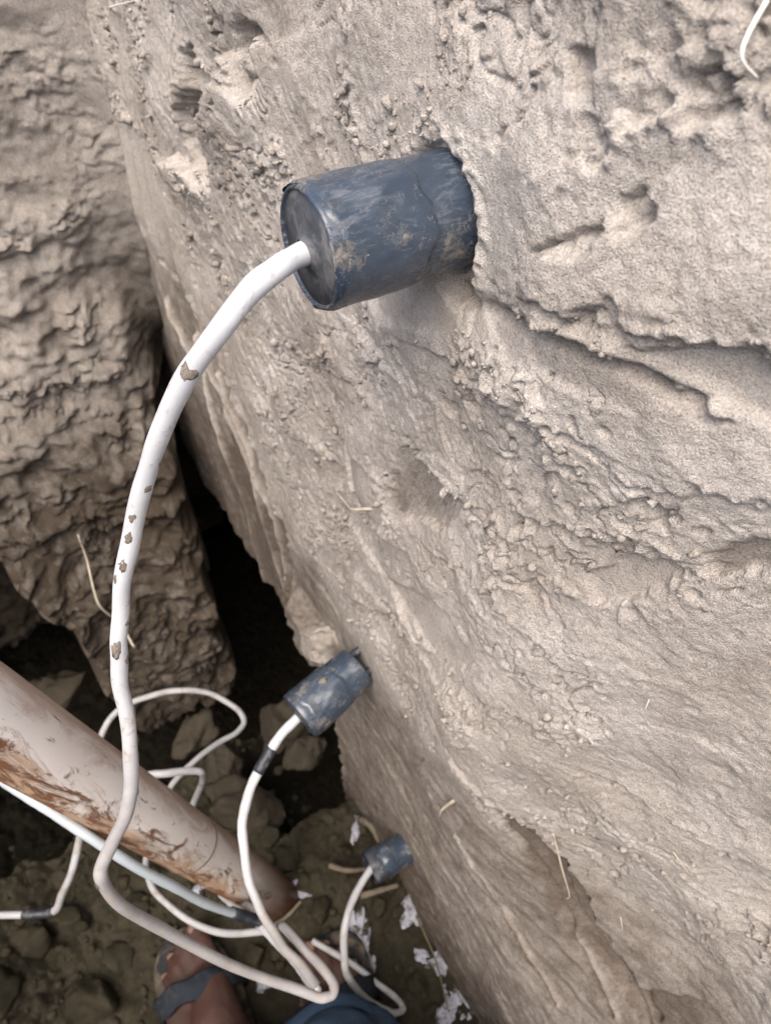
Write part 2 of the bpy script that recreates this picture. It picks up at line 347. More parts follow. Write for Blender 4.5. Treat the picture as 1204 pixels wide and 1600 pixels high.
M['cable'] = grimy_cable()
M['mudlump'] = soil_mat('dried_mud', (0.24, 0.20, 0.165), (0.36, 0.315, 0.27), (0.15, 0.115, 0.085), 0.0005)
M['root'] = plain_mat('pale_root', (0.62, 0.55, 0.45), 0.8, 0.2, (0.35, 0.28, 0.2), 90, (0.5, 0.7))
M['rootwhite'] = plain_mat('white_root', (0.78, 0.75, 0.68), 0.7, 0.3)
M['twig'] = plain_mat('damp_twig', (0.19, 0.16, 0.12), 0.8, 0.2, (0.10, 0.08, 0.055), 60, (0.5, 0.65))
M['straw'] = plain_mat('olive_straw', (0.15, 0.135, 0.075), 0.8, 0.2)
M['plastic'] = plain_mat('white_plastic_scrap', (0.40, 0.41, 0.47), 0.35, 0.5, (0.12, 0.10, 0.075), 70, (0.50, 0.60), 0.0008, 90)
M['skin'] = plain_mat('dusty_skin', (0.075, 0.038, 0.030), 0.6, 0.35, (0.065, 0.046, 0.036), 30, (0.5, 0.75), 0.0006, 160)
M['nail'] = plain_mat('toenail', (0.20, 0.125, 0.10), 0.4, 0.5)
M['denim'] = plain_mat('blue_denim', (0.040, 0.068, 0.112), 0.9, 0.15, (0.085, 0.10, 0.13), 16, (0.5, 0.8), 0.0008, 700)
M['strap'] = plain_mat('sandal_strap', (0.022, 0.028, 0.038), 0.8, 0.2, (0.06, 0.056, 0.052), 70, (0.5, 0.7), 0.0008, 300)
M['sole'] = plain_mat('sandal_sole', (0.03, 0.03, 0.032), 0.85, 0.2, (0.14, 0.11, 0.08), 50, (0.45, 0.62))


def pipe_mat():
    m, nt, b = new_mat('muddy_white_pipe')
    tc = N(nt, 'ShaderNodeTexCoord').outputs['Object']      # z runs along the pipe
    sep = N(nt, 'ShaderNodeSeparateXYZ'); nt.links.new(tc, sep.inputs[0])
    base = ramp(nt, noise(nt, tc, 18, 4), [(0.3, (0.84, 0.77, 0.71)), (0.7, (0.90, 0.85, 0.80))])
    mp = N(nt, 'ShaderNodeMapping'); mp.inputs['Scale'].default_value = (1.0, 1.0, 0.28)
    nt.links.new(tc, mp.inputs[0])
    # a reddish stain that lies along one flank of the pipe, and a second along the other
    def side(ax, ay, lo, hi):
        d = math_n(nt, 'ADD', math_n(nt, 'MULTIPLY', sep.outputs[0], ax), math_n(nt, 'MULTIPLY', sep.outputs[1], ay))
        r = N(nt, 'ShaderNodeMapRange'); nt.links.new(d, r.inputs[0])
        r.inputs[1].default_value = lo; r.inputs[2].default_value = hi
        return r.outputs[0]
    s1 = side(0.93, 0.36, -0.012, 0.026)
    s2 = side(-0.93, -0.36, 0.008, 0.027)
    n = noise(nt, mp.outputs[0], 46, 7, 0.74, 0.8)
    e1 = ramp(nt, math_n(nt, 'ADD', n, math_n(nt, 'MULTIPLY', s1, 0.36)), [(0.63, (0, 0, 0)), (0.80, (1, 1, 1))])
    e2 = ramp(nt, math_n(nt, 'ADD', n, math_n(nt, 'MULTIPLY', s2, 0.34)), [(0.62, (0, 0, 0)), (0.82, (0.85, 0.85, 0.85))])
    c = mixc(nt, e2, base, (0.50, 0.36, 0.28))
    c = mixc(nt, e1, c, (0.52, 0.35, 0.235))
    dk = ramp(nt, math_n(nt, 'ADD', noise(nt, mp.outputs[0], 85, 7, 0.75, 1.0), math_n(nt, 'MULTIPLY', s1, 0.17)), [(0.61, (0, 0, 0)), (0.69, (1, 1, 1))])
    c = mixc(nt, dk, c, (0.22, 0.10, 0.045))
    sp = ramp(nt, noise(nt, mp.outputs[0], 170, 4, 0.6, 0.5), [(0.66, (0, 0, 0)), (0.69, (0.85, 0.85, 0.85))])
    c = mixc(nt, sp, c, (0.16, 0.12, 0.10))
    ft = N(nt, 'ShaderNodeMapRange'); nt.links.new(math_n(nt, 'ADD', sep.outputs[2], math_n(nt, 'MULTIPLY', n, 0.12)), ft.inputs[0])
    ft.inputs[1].default_value = 0.36; ft.inputs[2].default_value = 0.19
    c = mixc(nt, ft.outputs[0], c, (0.13, 0.065, 0.042))
    nt.links.new(c, b.inputs['Base Color'])
    r = N(nt, 'ShaderNodeMapRange'); nt.links.new(e1, r.inputs[0])
    r.inputs[3].default_value = 0.45; r.inputs[4].default_value = 0.85
    nt.links.new(r.outputs[0], b.inputs['Roughness'])
    bump(nt, b, math_n(nt, 'ADD', e1, dk), 0.0008, 0.7)
    return m


M['pipe'] = pipe_mat()


# ---------------------------------------------------------------- object helpers
def mesh_obj(name, verts, faces, mat, parent=None, smooth=True):
    me = bpy.data.meshes.new(name)
    if isinstance(verts, np.ndarray):
        verts = verts.astype(np.float32)
        faces = np.asarray(faces, np.int32)
        k = faces.shape[1]
        me.vertices.add(len(verts)); me.vertices.foreach_set('co', verts.ravel())
        me.loops.add(faces.size); me.loops.foreach_set('vertex_index', faces.ravel())
        me.polygons.add(len(faces))
        me.polygons.foreach_set('loop_start', np.arange(0, faces.size, k, dtype=np.int32))
        me.update(calc_edges=True)
    else:
        me.from_pydata([tuple(v) for v in verts], [], faces)
    if smooth:
        me.polygons.foreach_set('use_smooth', np.ones(len(me.polygons), bool))
    me.materials.append(mat)
    me.update()
    o = bpy.data.objects.new(name, me)
    COL.objects.link(o)
    if parent is not None:
        o.parent = parent
    return o


def tag(o, label=None, cat=None, group=None, kind=None):
    if label: o['label'] = label
    if cat: o['category'] = cat
    if group: o['group'] = group
    if kind: o['kind'] = kind
    return o


def empty(name, loc=(0, 0, 0)):
    o = bpy.data.objects.new(name, None)
    o.empty_display_size = 0.02
    o.location = loc
    COL.objects.link(o)
    return o


def attr(o, name, vals):
    a = o.data.attributes.new(name, 'FLOAT', 'POINT')
    a.data.foreach_set('value', np.asarray(vals, np.float32).ravel())


def grid_faces(ny, nz, flip=False):
    i = np.arange(ny * nz).reshape(ny, nz)
    a, b, c, d = i[:-1, :-1], i[1:, :-1], i[1:, 1:], i[:-1, 1:]
    f = np.stack([a, b, c, d], -1) if not flip else np.stack([a, d, c, b], -1)
    return f.reshape(-1, 4)


def spline(pts, per=10):
    """Catmull-Rom through the points"""
    p = [Vector(q) for q in pts]
    p = [p[0] * 2 - p[1]] + p + [p[-1] * 2 - p[-2]]
    out = []
    for i in range(1, len(p) - 2):
        a, b, c, d = p[i - 1:i + 3]
        for k in range(per):
            t = k / per
            out.append(0.5 * ((2 * b) + (c - a) * t + (2 * a - 5 * b + 4 * c - d) * t * t + (3 * b - a - 3 * c + d) * t ** 3))
    out.append(p[-2])
    return out


def tube(path, rad, seg=16, wob=0.0, seed=0):
    """vertices and faces of a tube that follows a path; rad is a number or a function of 0..1"""
    n = len(path)
    V, Fc = [], []
    t0 = (path[1] - path[0]).normalized()
    up = t0.orthogonal().normalized()
    rs = random.Random(seed)
    for i, p in enumerate(path):
        t = (path[min(i + 1, n - 1)] - path[max(i - 1, 0)]).normalized()
        up = (up - t * up.dot(t)).normalized()
        s = t.cross(up)
        r = rad(i / (n - 1)) if callable(rad) else rad
        for k in range(seg):
            a = 2 * math.pi * k / seg
            rr = r * (1 + wob * (rs.random() - 0.5))
            V.append(p + (up * math.cos(a) + s * math.sin(a)) * rr)
    for i in range(n - 1):
        for k in range(seg):
            Fc.append((i * seg + k, i * seg + (k + 1) % seg, (i + 1) * seg + (k + 1) % seg, (i + 1) * seg + k))
    Fc.append(tuple(range(seg - 1, -1, -1)))
    Fc.append(tuple((n - 1) * seg + k for k in range(seg)))
    return V, Fc


def frame(axis):
    z = Vector(axis).normalized()
    x = z.cross(Vector((0, 1, 0))).normalized()
    y = z.cross(x)
    return Matrix((x, y, z)).transposed()


def lathe(profile, seg=64, wob=None):
    """profile: (distance along z, radius); wob(angle, z) adds to the radius"""
    V, Fc = [], []
    for (z, r) in profile:
        for k in range(seg):
            a = 2 * math.pi * k / seg
            q = r + (wob(a, z) if wob and r > 1e-4 else 0)
            V.append(Vector((q * math.cos(a), q * math.sin(a), z)))
    for i in range(len(profile) - 1):
        for k in range(seg):
            Fc.append((i * seg + k, i * seg + (k + 1) % seg, (i + 1) * seg + (k + 1) % seg, (i + 1) * seg + k))
    return V, Fc


_ico = {}


def ico(sub=1):
    if sub not in _ico:
        import bmesh
        bm = bmesh.new()
        bmesh.ops.create_icosphere(bm, subdivisions=sub, radius=1)
        bm.verts.ensure_lookup_table()
        _ico[sub] = (np.array([v.co[:] for v in bm.verts], np.float32), np.array([[v.index for v in f.verts] for f in bm.faces], np.int32))
        bm.free()
    return _ico[sub]


def lump(center, size, seed, sub=3, rough=0.35, flat=(1, 1, 1)):
    """an angular, crumbly clod"""
    v, f = ico(sub)
    rs = np.random.RandomState(seed)
    o = rs.rand(3) * 40
    n = fbm(v[:, 0] * 1.1 + o[0], v[:, 1] * 1.1 + v[:, 2] * 0.9 + o[1], 4, seed % 17) + fbm(v[:, 2] * 1.3 + o[2], v[:, 0] * 1.2 - v[:, 1] + o[0], 4, seed % 13)
    r = 1 + rough * n * 0.6
    w = v * r[:, None]
    for _ in range(5):          # broken facets
        d = rs.randn(3); d /= np.linalg.norm(d)
        k = w @ d; c = 0.55 + 0.3 * rs.rand()
        w = w - np.where(k > c, (k - c) * 0.85, 0)[:, None] * d
    w = w + v * (fbm(v[:, 0] * 5 + o[0], (v[:, 1] + v[:, 2]) * 5, 3, seed % 7) * 0.05)[:, None]
    A = rs.rand(3) * 6.28
    R = np.array(Matrix.Rotation(A[0], 3, 'Z') @ Matrix.Rotation(A[1] * 0.3, 3, 'X'))
    return (w * np.array(flat)) @ R.T * size + np.array(center), f


# ================================================================ THE PIT
# ---------------------------------------------------------------- right wall of the pit (faces -x)
ys = graded([(-0.95, .03), (-0.60, .02), (-0.12, .006), (-0.04, .0011), (0.0, .00085), (0.30, .00085), (0.42, .0012), (0.70, .0017), (0.85, .004), (1.12, .006)])
zs = graded([(-0.42, .02), (-0.06, .005), (0.0, .0016), (0.35, .0014), (0.6, .0011), (0.78, .00085), (1.03, .00085), (1.08, .004), (1.2, .008)])
Yg, Zg = np.meshgrid(ys, zs, indexing='ij')


def wall_base(y, z):
    return .075 * sst(.16, -.06, y) * sst(.25, .55, z) + .05 * sst(.92, 1.22, z) - .014 * sst(.38, .80, y) * sst(.85, .60, z)


def sub(arr_y, arr_z, pts, pad):
    a = np.array(pts)
    iy = np.where((arr_y >= a[:, 0].min() - pad) & (arr_y <= a[:, 0].max() + pad))[0]
    iz = np.where((arr_z >= a[:, 1].min() - pad) & (arr_z <= a[:, 1].max() + pad))[0]
    if len(iy) == 0 or len(iz) == 0:
        return None
    return slice(iy[0], iy[-1] + 1), slice(iz[0], iz[-1] + 1)


def wall_height(Y, Z):
    wy = fbm(Y / .07, Z / .07, 3, 1); wz = fbm(Y / .07 + 9, Z / .07 + 4, 3, 2)
    # zones: rough torn upper face, scraped lower face, shaved vertical face by the corner
    corner = sst(.47, .60, Y + .02 * wy + .10 * sst(.75, .45, Z) - .10 * sst(.6, .85, Z))
    low = sst(.545, .465, Z + .02 * wz + .08 * (Y - .1))
    rough = (1 - .80 * low) * (1 - .80 * corner * sst(.88, .7, Z))
    big = (.009 * fbm(Y / .26 + 3, Z / .22, 3, 3) + .006 * fbm(Y / .09, Z / .11, 2, 9)) * (1 - .6 * low) * (1 - .75 * sst(.34, .48, Y) * sst(.9, .75, Z))
    t = fbm(Y / .07 + .35 * wy, Z / .115 + .35 * wz, 4, 21, .58) * 2.4
    shp = sst(-.25, .35, fbm(Y / .11 + 2, Z / .11 + 6, 2, 27))     # torn here, powdery there
    fr = t - np.floor(t)
    ter = (np.floor(t) + sst(.0, .22, fr) * shp + sst(0, 1, fr) * (1 - shp)) / 2.6
    edge = shp * np.exp(-((fr - .08) / .13) ** 2)                    # crumbly rims of the torn plates
    t2 = fbm(Y / .024 + .5 * wz, Z / .034 + .5 * wy, 4, 41, .55) * 2.2
    f2 = t2 - np.floor(t2)
    ter2 = (np.floor(t2) + sst(0, .3, f2)) / 2.2
    crumb = np.clip(sst(.16, .60, fbm(Y / .06 + 5, Z / .07 + 2, 3, 51)) + .5 * edge, 0, 1)
    tear = np.abs(fbm(Y / .05 + .6 * wy, Z / .06 + .6 * wz, 4, 57, .6)); tm = sst(.0, .45, fbm(Y / .09 + 1, Z / .10 + 3, 2, 58))
    pore, _ = worley(Y / .017 + .3 * wz, Z / .022 + .3 * wy, 23)
    w1, wb = worley(Y / .011 + .5 * wy, Z / .014 + .5 * wz, 3)
    w1 = .5 * w1 + .5 * (.55 - np.minimum(wb - w1, .45))
    w2, _ = worley(Y / .0048 + .2 * wy, Z / .0048, 5)
    w3, _ = worley(Y / .0031, Z / .0034, 6)
    det = (.0024 * ter + .0019 * ter2 * (.15 + .85 * crumb)
           + crumb * (.0042 * (.55 - w1) + .0020 * (.55 - w2)) + (.0003 + .0012 * crumb) * (.5 - w3)
           - .0042 * np.exp(-(tear / .035) ** 2) * tm - .0030 * sst(.17, .06, pore) * (.3 + .7 * tm)
           + (.0006 + .0008 * crumb) * fbm(Y / .012, Z / .018, 3, 61, .55) + .0003 * fbm(Y / .0035, Z / .0035, 2, 65, .6))
    # scraped faces: marks of the spade run level on the low face, upright by the corner
    lev = fbm(Y / .30, Z / .011, 3, 71) * .0009 + fbm(Y / .14, Z / .045, 3, 75) * .0022 + fbm(Y / .012, Z / .016, 3, 77) * .0009
    upr = fbm(Y / .012, Z / .30, 4, 81) * .0022 + fbm(Y / .035, Z / .5, 2, 83) * .006
    h = big + det * rough + lev * low * (1 - corner) + upr * corner
    moist_shade = -.20 + .62 * low + .26 * corner + .30 * sst(.25, .0, Z) + .20 * crumb * rough + .36 * sst(.82, .46, Z)  # low face, corner and foot: damp tone plus painted shade
    return h, det * rough, moist_shade, crumb * rough, corner, low


H, DET, MOI_SHADE, CRU, COR, LOW = wall_height(Yg, Zg)
jit = fbm(Yg / .012, Zg / .012, 3, 91) * .0022
for pts, dep, br in P['smooth']:
    s = sub(ys, zs, pts, .02)
    if s is None: continue
    sdv = poly_sd(Yg[s], Zg[s], pts) + jit[s] * .9
    m = sst(.0022, -.0016, sdv)
    H[s] = H[s] - DET[s] * m * .85 - dep * m
    DET[s] *= 1 - .85 * m
    MOI_SHADE[s] += br * m
    CRU[s] *= 1 - m
for pts, amp, reach in P['ledges']:
    s = sub(ys, zs, pts, reach * 2.5)
    if s is None: continue
    d, sg = seg_dist(Yg[s], Zg[s], pts)
    sd_ = d * sg + jit[s] * 2.6
    fall = np.exp(-(d / reach) ** 2)
    H[s] += .85 * amp * fall * (sst(-.0012, .0022, sd_) - .5)
    near = np.exp(-(sd_ / .006) ** 2) * fall * (1 if abs(amp) < .0049 else .15)
    w1, _ = worley(Yg[s] / .005, Zg[s] / .005, 8)
    H[s] += near * .0026 * (.5 - w1)
for pts, wdt, dep in P['cracks']:
    s = sub(ys, zs, pts, .02)
    if s is None: continue
    d, sg = seg_dist(Yg[s], Zg[s], pts)
    H[s] -= dep * np.exp(-((d * sg + jit[s] * .8) / (wdt * 1.3)) ** 2)
for (py, pz, dep, rad) in P['pits']:
    s = sub(ys, zs, [(py, pz)], rad * 3)
    if s is None: continue
    d = np.hypot(Yg[s] - py, (Zg[s] - pz) * 1.15) + jit[s] * 2.2
    m = sst(rad * 1.25, rad * .55, d)
    H[s] -= dep * m
    w1, _ = worley(Yg[s] / .009, Zg[s] / .009, 12)
    H[s] += .005 * (.6 - w1) * m * (rad / .02)
    MOI_SHADE[s] += .4 * m
# tool-tooth ribs
py, pz = P['ribs']
s = sub(ys, zs, [(py, pz)], .05)
ph = (Yg[s] * .93 + Zg[s] * .2) / .0030 + fbm(Yg[s] / .01, Zg[s] / .02, 2, 5) * .5
H[s] += .0011 * np.sin(ph * 2 * np.pi) * sst(.003, -.003, poly_sd(Yg[s], Zg[s], P['smooth'][3][0]))
# bare lip of a plate that stands out beside the middle sensor, and the eaten-out foot of the wall
py, pz = P['flap']
lip = sst(.060, .030, np.hypot((Yg - py - .035) * .9, (Zg - pz + .0) * .9) + jit * 2)
H += .020 * lip
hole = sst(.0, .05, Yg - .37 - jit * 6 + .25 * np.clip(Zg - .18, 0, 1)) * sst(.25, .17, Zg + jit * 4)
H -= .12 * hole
MOI_SHADE += .5 * hole  # eaten-out hollow painted darker, deepening its shade
# scraped strip by the corner: set back behind the rough face, with ridges left by the spade
d, sg = seg_dist(Yg, Zg, P['strip'])
inside = sst(-.002, .006, (Yg - np.interp(Zg, [q[1] for q in P['strip'][::-1]], [q[0] for q in P['strip'][::-1]])) + jit * 4) * sst(.70, .62, Zg)
H -= .010 * inside + DET * inside * .8
DET *= 1 - .8 * inside
w1, _ = worley(Yg / .012, Zg / .016, 8)
H += .006 * (.6 - w1) * np.exp(-(d / .012) ** 2)
MOI_SHADE += .38 * inside  # occlusion shade of the strip painted into the soil colour
for pts in P['ridges']:
    s = sub(ys, zs, pts, .03)
    d, sg = seg_dist(Yg[s], Zg[s], pts)
    H[s] += .0075 * np.exp(-((d * sg + jit[s] * .5) / .0042) ** 2)
    MOI_SHADE[s] -= .8 * np.exp(-(d / .0035) ** 2)  # ridge crests painted lighter than the strip
for pts in P['scrapes']:
    s = sub(ys, zs, pts, .03)
    if s is None: continue
    d, sg = seg_dist(Yg[s], Zg[s], pts)
    q = d * sg + jit[s] * .25
    H[s] += .0030 * np.exp(-((q - .004) / .0030) ** 2) - .0042 * np.exp(-((q + .002) / .0030) ** 2)
    MOI_SHADE[s] += .5 * np.exp(-((q + .002) / .004) ** 2) - .25 * np.exp(-((q - .004) / .003) ** 2)  # grooves coloured darker, crests lighter
# recess where the wall meets the seat of the top sensor
sy, sz = P['s1'][0][1], P['s1'][0][2]
d = np.hypot(Yg - sy, Zg - sz)
near = sst(.075, .026, d)
X = wall_base(Yg, Zg) - H
X = X * (1 - near) + (X * .15 + .0025) * near
X += .0035 * sst(.0250, .0212, d + jit)
X += .009 * sst(.016, .006, np.hypot(Yg - P['pits'][0][0], (Zg - P['pits'][0][1]) * .8) + jit * 2.5)
X -= .0022 * np.exp(-((d - .0275) / .004) ** 2) * (.5 + fbm(Yg / .006, Zg / .006, 3, 95))
for nm in ('s3',):
    d3 = np.hypot(Yg - P[nm][0][1], Zg - P[nm][0][2])
    n3 = sst(.07, .03, d3)
    X = X * (1 - n3) + (X * .4 + .002) * n3
d2 = np.hypot(Yg - P['s2'][0][1], Zg - P['s2'][0][2])
n2 = sst(.07, .03, d2)
X = X * (1 - n2) + (X * .3 - .003) * n2

Zs = Zg - .15 * DET * (1 - COR)
Vw = np.stack([X, Yg, Zs], -1).reshape(-1, 3)
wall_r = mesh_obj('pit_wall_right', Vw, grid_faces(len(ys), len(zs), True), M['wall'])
attr(wall_r, 'moist_shade', np.clip(MOI_SHADE, -.1, 1.1) * .95 - .1)
tag(wall_r, 'dry pale brown soil face of the pit that carries the sensors', None, None, 'structure')


def wall_x(y, z):
    i = int(np.clip(np.searchsorted(ys, y), 0, len(ys) - 1)); k = int(np.clip(np.searchsorted(zs, z), 0, len(zs) - 1))
    return float(X[i, k])


# crumbs that cling to the torn rims
rs = np.random.RandomState(5)
iy = rs.randint(0, len(ys), 60000); iz = rs.randint(0, len(zs), 60000)
ok = (CRU[iy, iz] > .45) & (rs.rand(60000) < .35) & (ys[iy] > -.05) & (ys[iy] < .75)
iy, iz = iy[ok][:2600], iz[ok][:2600]
iv, jf = ico(1)
cv, cf = [], []
for q, (a, b) in enumerate(zip(iy, iz)):
    dist = .25 + .9 * max(0, ys[a] - .2)
    sz_ = (.0007 + .0022 * rs.rand() ** 3) * (.7 + dist)
    sh = iv * (1 + .35 * rs.randn(len(iv), 1)) * (rs.rand(3) * .6 + .6)
    cv.append(sh * sz_ + np.array([X[a, b] - sz_ * .35, ys[a], Zs[a, b]])); cf.append(jf + q * len(iv))
cr = mesh_obj('crumbs', np.concatenate(cv), np.concatenate(cf), M['wall'], wall_r, smooth=False)
cr['kind'] = 'stuff'

# ---------------------------------------------------------------- back wall (faces -y): slumped mass, crevice, cavity
xs = graded([(-1.35, .03), (-1.0, .02), (-0.42, .005), (-0.34, .0016), (0.02, .0013), (0.10, .004)])
zb = graded([(-0.42, .02), (-0.06, .005), (0.05, .0017), (0.9, .0015), (0.98, .003), (1.2, .01)])
Xg, Zg2 = np.meshgrid(xs, zb, indexing='ij')
wx = fbm(Xg / .06, Zg2 / .06, 3, 101); wz = fbm(Xg / .06 + 3, Zg2 / .06 + 8, 3, 103)
yb = .775 - .16 * sst(.80, .08, Zg2)
xe = -.052 - .012 * wx - .022 * sst(.52, .64, Zg2)
gapd = (.06 * sst(.74, .46, Zg2) + .12 * sst(.56, .34, Zg2) + .24 * sst(.36, .12, Zg2))
gap = sst(-.022, .048, Xg - xe)
xb = -.243 - .30 * np.clip(Zg2 - .2, 0, 1) + .02 * wz
cav = sst(.008, -.03, Xg - xb) * sst(.37, .31, Zg2 + .02 * wx)
und = sst(-.04, -.14, Zg2 + .03 * wx)
t = fbm(Xg / .06 + .5 * wx, Zg2 / .045 + .5 * wz, 4, 111, .55) * 2.4
fr = t - np.floor(t)
ter = (np.floor(t) + sst(0, .25, fr)) / 2.4
w1, wb = worley(Xg / .030 + .7 * wx, Zg2 / .026 + .7 * wz, 7)
w1 = .5 - np.minimum(wb - w1, .4)
w2, wb = worley(Xg / .012 + .3 * wz, Zg2 / .011 + .3 * wx, 9)
w2 = .4 * w2 + .6 * (.5 - np.minimum(wb - w2, .4))
rough = (1 - .85 * gap * sst(.3, .5, Zg2) * sst(.80, .66, Zg2)) * (1 - .35 * sst(.62, .76, Zg2))
am = .18 + 1.0 * sst(-.15, .45, fbm(Xg / .075 + 4, Zg2 / .06 + 2, 3, 141))      # crumbly here, smeared smooth there
det = am * (.012 * (.5 - w1) * sst(-.2, .3, wx + .1) + .006 * (.5 - w2) * sst(-.3, .2, wz) + .005 * fbm(Xg / .030 + .4 * wx, Zg2 / .026, 4, 121, .6) + .0030 * (.5 - worley(Xg / .006, Zg2 / .006, 4)[0])) * rough
lumpy = .022 * fbm(Xg / .10, Zg2 / .09, 4, 131, .55) * (1 - .5 * sst(.6, .75, Zg2))
fil = .055 * np.exp(-np.clip(-Xg - .005, 0, 1) / .045) * sst(.42, .90, Zg2)
plate = 0
Yb = yb + gapd * gap + .26 * cav + .22 * und - lumpy * (1 - .7 * gap) - det - plate - fil
Zb2 = Zg2 - .15 * det * (1 - gap)
wall_b = mesh_obj('pit_wall_back', np.stack([Xg, Yb, Zb2], -1).reshape(-1, 3), grid_faces(len(xs), len(zb)), M['back'])
attr(wall_b, 'moist_shade', np.clip(-.34 + 1.42 * sst(.74, .30, Zg2) + .12 * fbm(Xg / .05, Zg2 / .05, 3, 151) + .5 * gap * sst(.7, .6, Zg2) + .3 * cav, 0, 1))  # shade down the bank, in crevice and cavity, painted as darker soil
tag(wall_b, 'slumped crumbly soil face at the end of the pit with a deep crevice', None, None, 'structure')


def back_y(x, z):
    i = int(np.clip(np.searchsorted(xs, x), 0, len(xs) - 1)); k = int(np.clip(np.searchsorted(zb, z), 0, len(zb) - 1))
    return float(Yb[i, k])


# ---------------------------------------------------------------- floor of the pit
fx = graded([(-1.35, .03), (-1.0, .02), (-0.62, .006), (-0.50, .0023), (0.02, .0020), (0.30, .006)])
fy = graded([(-0.95, .03), (-0.08, .008), (0.02, .0022), (0.62, .0022), (1.15, .006)])
Fx, Fy = np.meshgrid(fx, fy, indexing='ij')
wx = fbm(Fx / .08, Fy / .08, 3, 201); wy = fbm(Fx / .08 + 5, Fy / .08, 3, 203)
w1, w1b = worley(Fx / .055 + .4 * wx, Fy / .055 + .4 * wy, 15)
w1 = .55 * w1 + .45 * (.5 - np.minimum(w1b - w1, .4))
w2, w2b = worley(Fx / .022 + .5 * wx, Fy / .022 + .5 * wy, 17)
w2 = .5 * w2 + .5 * (.5 - np.minimum(w2b - w2, .4))
w3, _ = worley(Fx / .009, Fy / .009, 19)
msk = sst(-.3, .4, fbm(Fx / .15, Fy / .15, 2, 211))
pile = sst(-.36, -.62, Fx + .05 * wx)
FZ = (.010 * fbm(Fx / .2, Fy / .2, 3, 221) + (.018 + .022 * pile) * (.5 - w1) * msk + (.010 + .008 * pile) * (.5 - w2) + .0045 * (.5 - w3)
      + .004 * fbm(Fx / .02, Fy / .02, 4, 231, .6) + .10 * pile)
footing = np.minimum(np.hypot(Fx + .275, Fy - .22), np.hypot(Fx + .125, Fy - .15))
flatm = sst(.16, .08, footing)
FZ = FZ * (1 - flatm) + (FZ * .45 - .004) * flatm
FZ -= .34 * sst(.49, .56, Fy + .03 * wx + .06 * sst(-.3, -.5, Fx)) + .16 * sst(.345, .385, Fy + .02 * wy) * sst(-.13, -.09, Fx + .02 * wx) * sst(.49, .44, Fy)
pit_floor = mesh_obj('pit_floor', np.stack([Fx, Fy, FZ], -1).reshape(-1, 3), grid_faces(len(fx), len(fy)), M['mud'])
attr(pit_floor, 'moist_shade', np.clip(.1 + 1.2 * sst(.46, .54, Fy) + .9 * sst(.34, .38, Fy) * sst(-.13, -.09, Fx) + .3 * sst(.0, -.3, fbm(Fx / .1, Fy / .1, 3, 241)), 0, 1))  # sunken end and hollow by the wall painted near black for their shade
tag(pit_floor, 'dark damp lumpy mud floor of the pit', None, None, 'structure')


def floor_z(x, y):
    i = int(np.clip(np.searchsorted(fx, x), 0, len(fx) - 1)); k = int(np.clip(np.searchsorted(fy, y), 0, len(fy) - 1))
    return float(FZ[i, k])


# ---------------------------------------------------------------- the other two sides and the ground round the pit
def side_wall(name, along, lo, hi, off, label):
    a = np.linspace(lo, hi, 90); z = np.linspace(-.42, 1.2, 90)
    A, Z = np.meshgrid(a, z, indexing='ij')
    D = off + (.03 * fbm(A / .2, Z / .2, 4, 301) + .012 * ridged(A / .06, Z / .05, 3, 305)) * (1 if along == 'y' else -1)
    v = np.stack([D, A, Z], -1) if along == 'y' else np.stack([A, D, Z], -1)
    o = mesh_obj(name, v.reshape(-1, 3), grid_faces(90, 90, along != 'y'), M['wall'])
    attr(o, 'moist_shade', (.1 + .3 * sst(.7, .2, Z)))
    return tag(o, label, None, None, 'structure')


side_wall('pit_wall_left', 'y', -.95, 1.1, -1.25, 'soil face of the pit opposite the sensors')
side_wall('pit_wall_near', 'x', -1.35, .3, -.85, 'soil face of the pit behind the camera')

rings_x = [-60, -12, -4, -2.4, -1.8, -1.5, -1.25, .10, .25, .5, 1, 2, 4, 12, 60]
rings_y = [-60, -12, -4, -2, -1.4, -1.1, -.85, .82, 1.0, 1.4, 2, 4, 12, 60]
gv, gf, idx = [], [], {}
for i, gx_ in enumerate(rings_x):
    for k, gy_ in enumerate(rings_y):
        idx[i, k] = len(gv)
        edge_ = (gx_ in (-1.25, .10) and -.9 < gy_ < .9) or (gy_ in (-.85, .82) and -1.3 < gx_ < .2)
        gv.append((gx_, gy_, 1.17 if edge_ else 1.2 + .03 * math.sin(gx_ * 3.1 + gy_ * 2.3)))
for i in range(len(rings_x) - 1):
    for k in range(len(rings_y) - 1):
        if rings_x[i] == -1.25 and rings_y[k] == -.85:
            continue
        gf.append((idx[i, k], idx[i + 1, k], idx[i + 1, k + 1], idx[i, k + 1]))
ground = mesh_obj('ground', gv, gf, M['wall'])
tag(ground, 'dry bare soil ground around the pit', None, None, 'structure')

# ================================================================ CLODS, ROOTS, TWIGS, SCRAPS
def clod(pos, size, seed, label, group=None, flat=(1, 1, .8), mat='clod', sub_=4):
    v, f = lump((0, 0, 0), size, seed, sub_, .5, flat)
    o = mesh_obj('soil_clod', v, f, M[mat])
    o.location = pos
    attr(o, 'moist_shade', np.full(len(v), .15))
    return tag(o, label, 'soil clod', group)


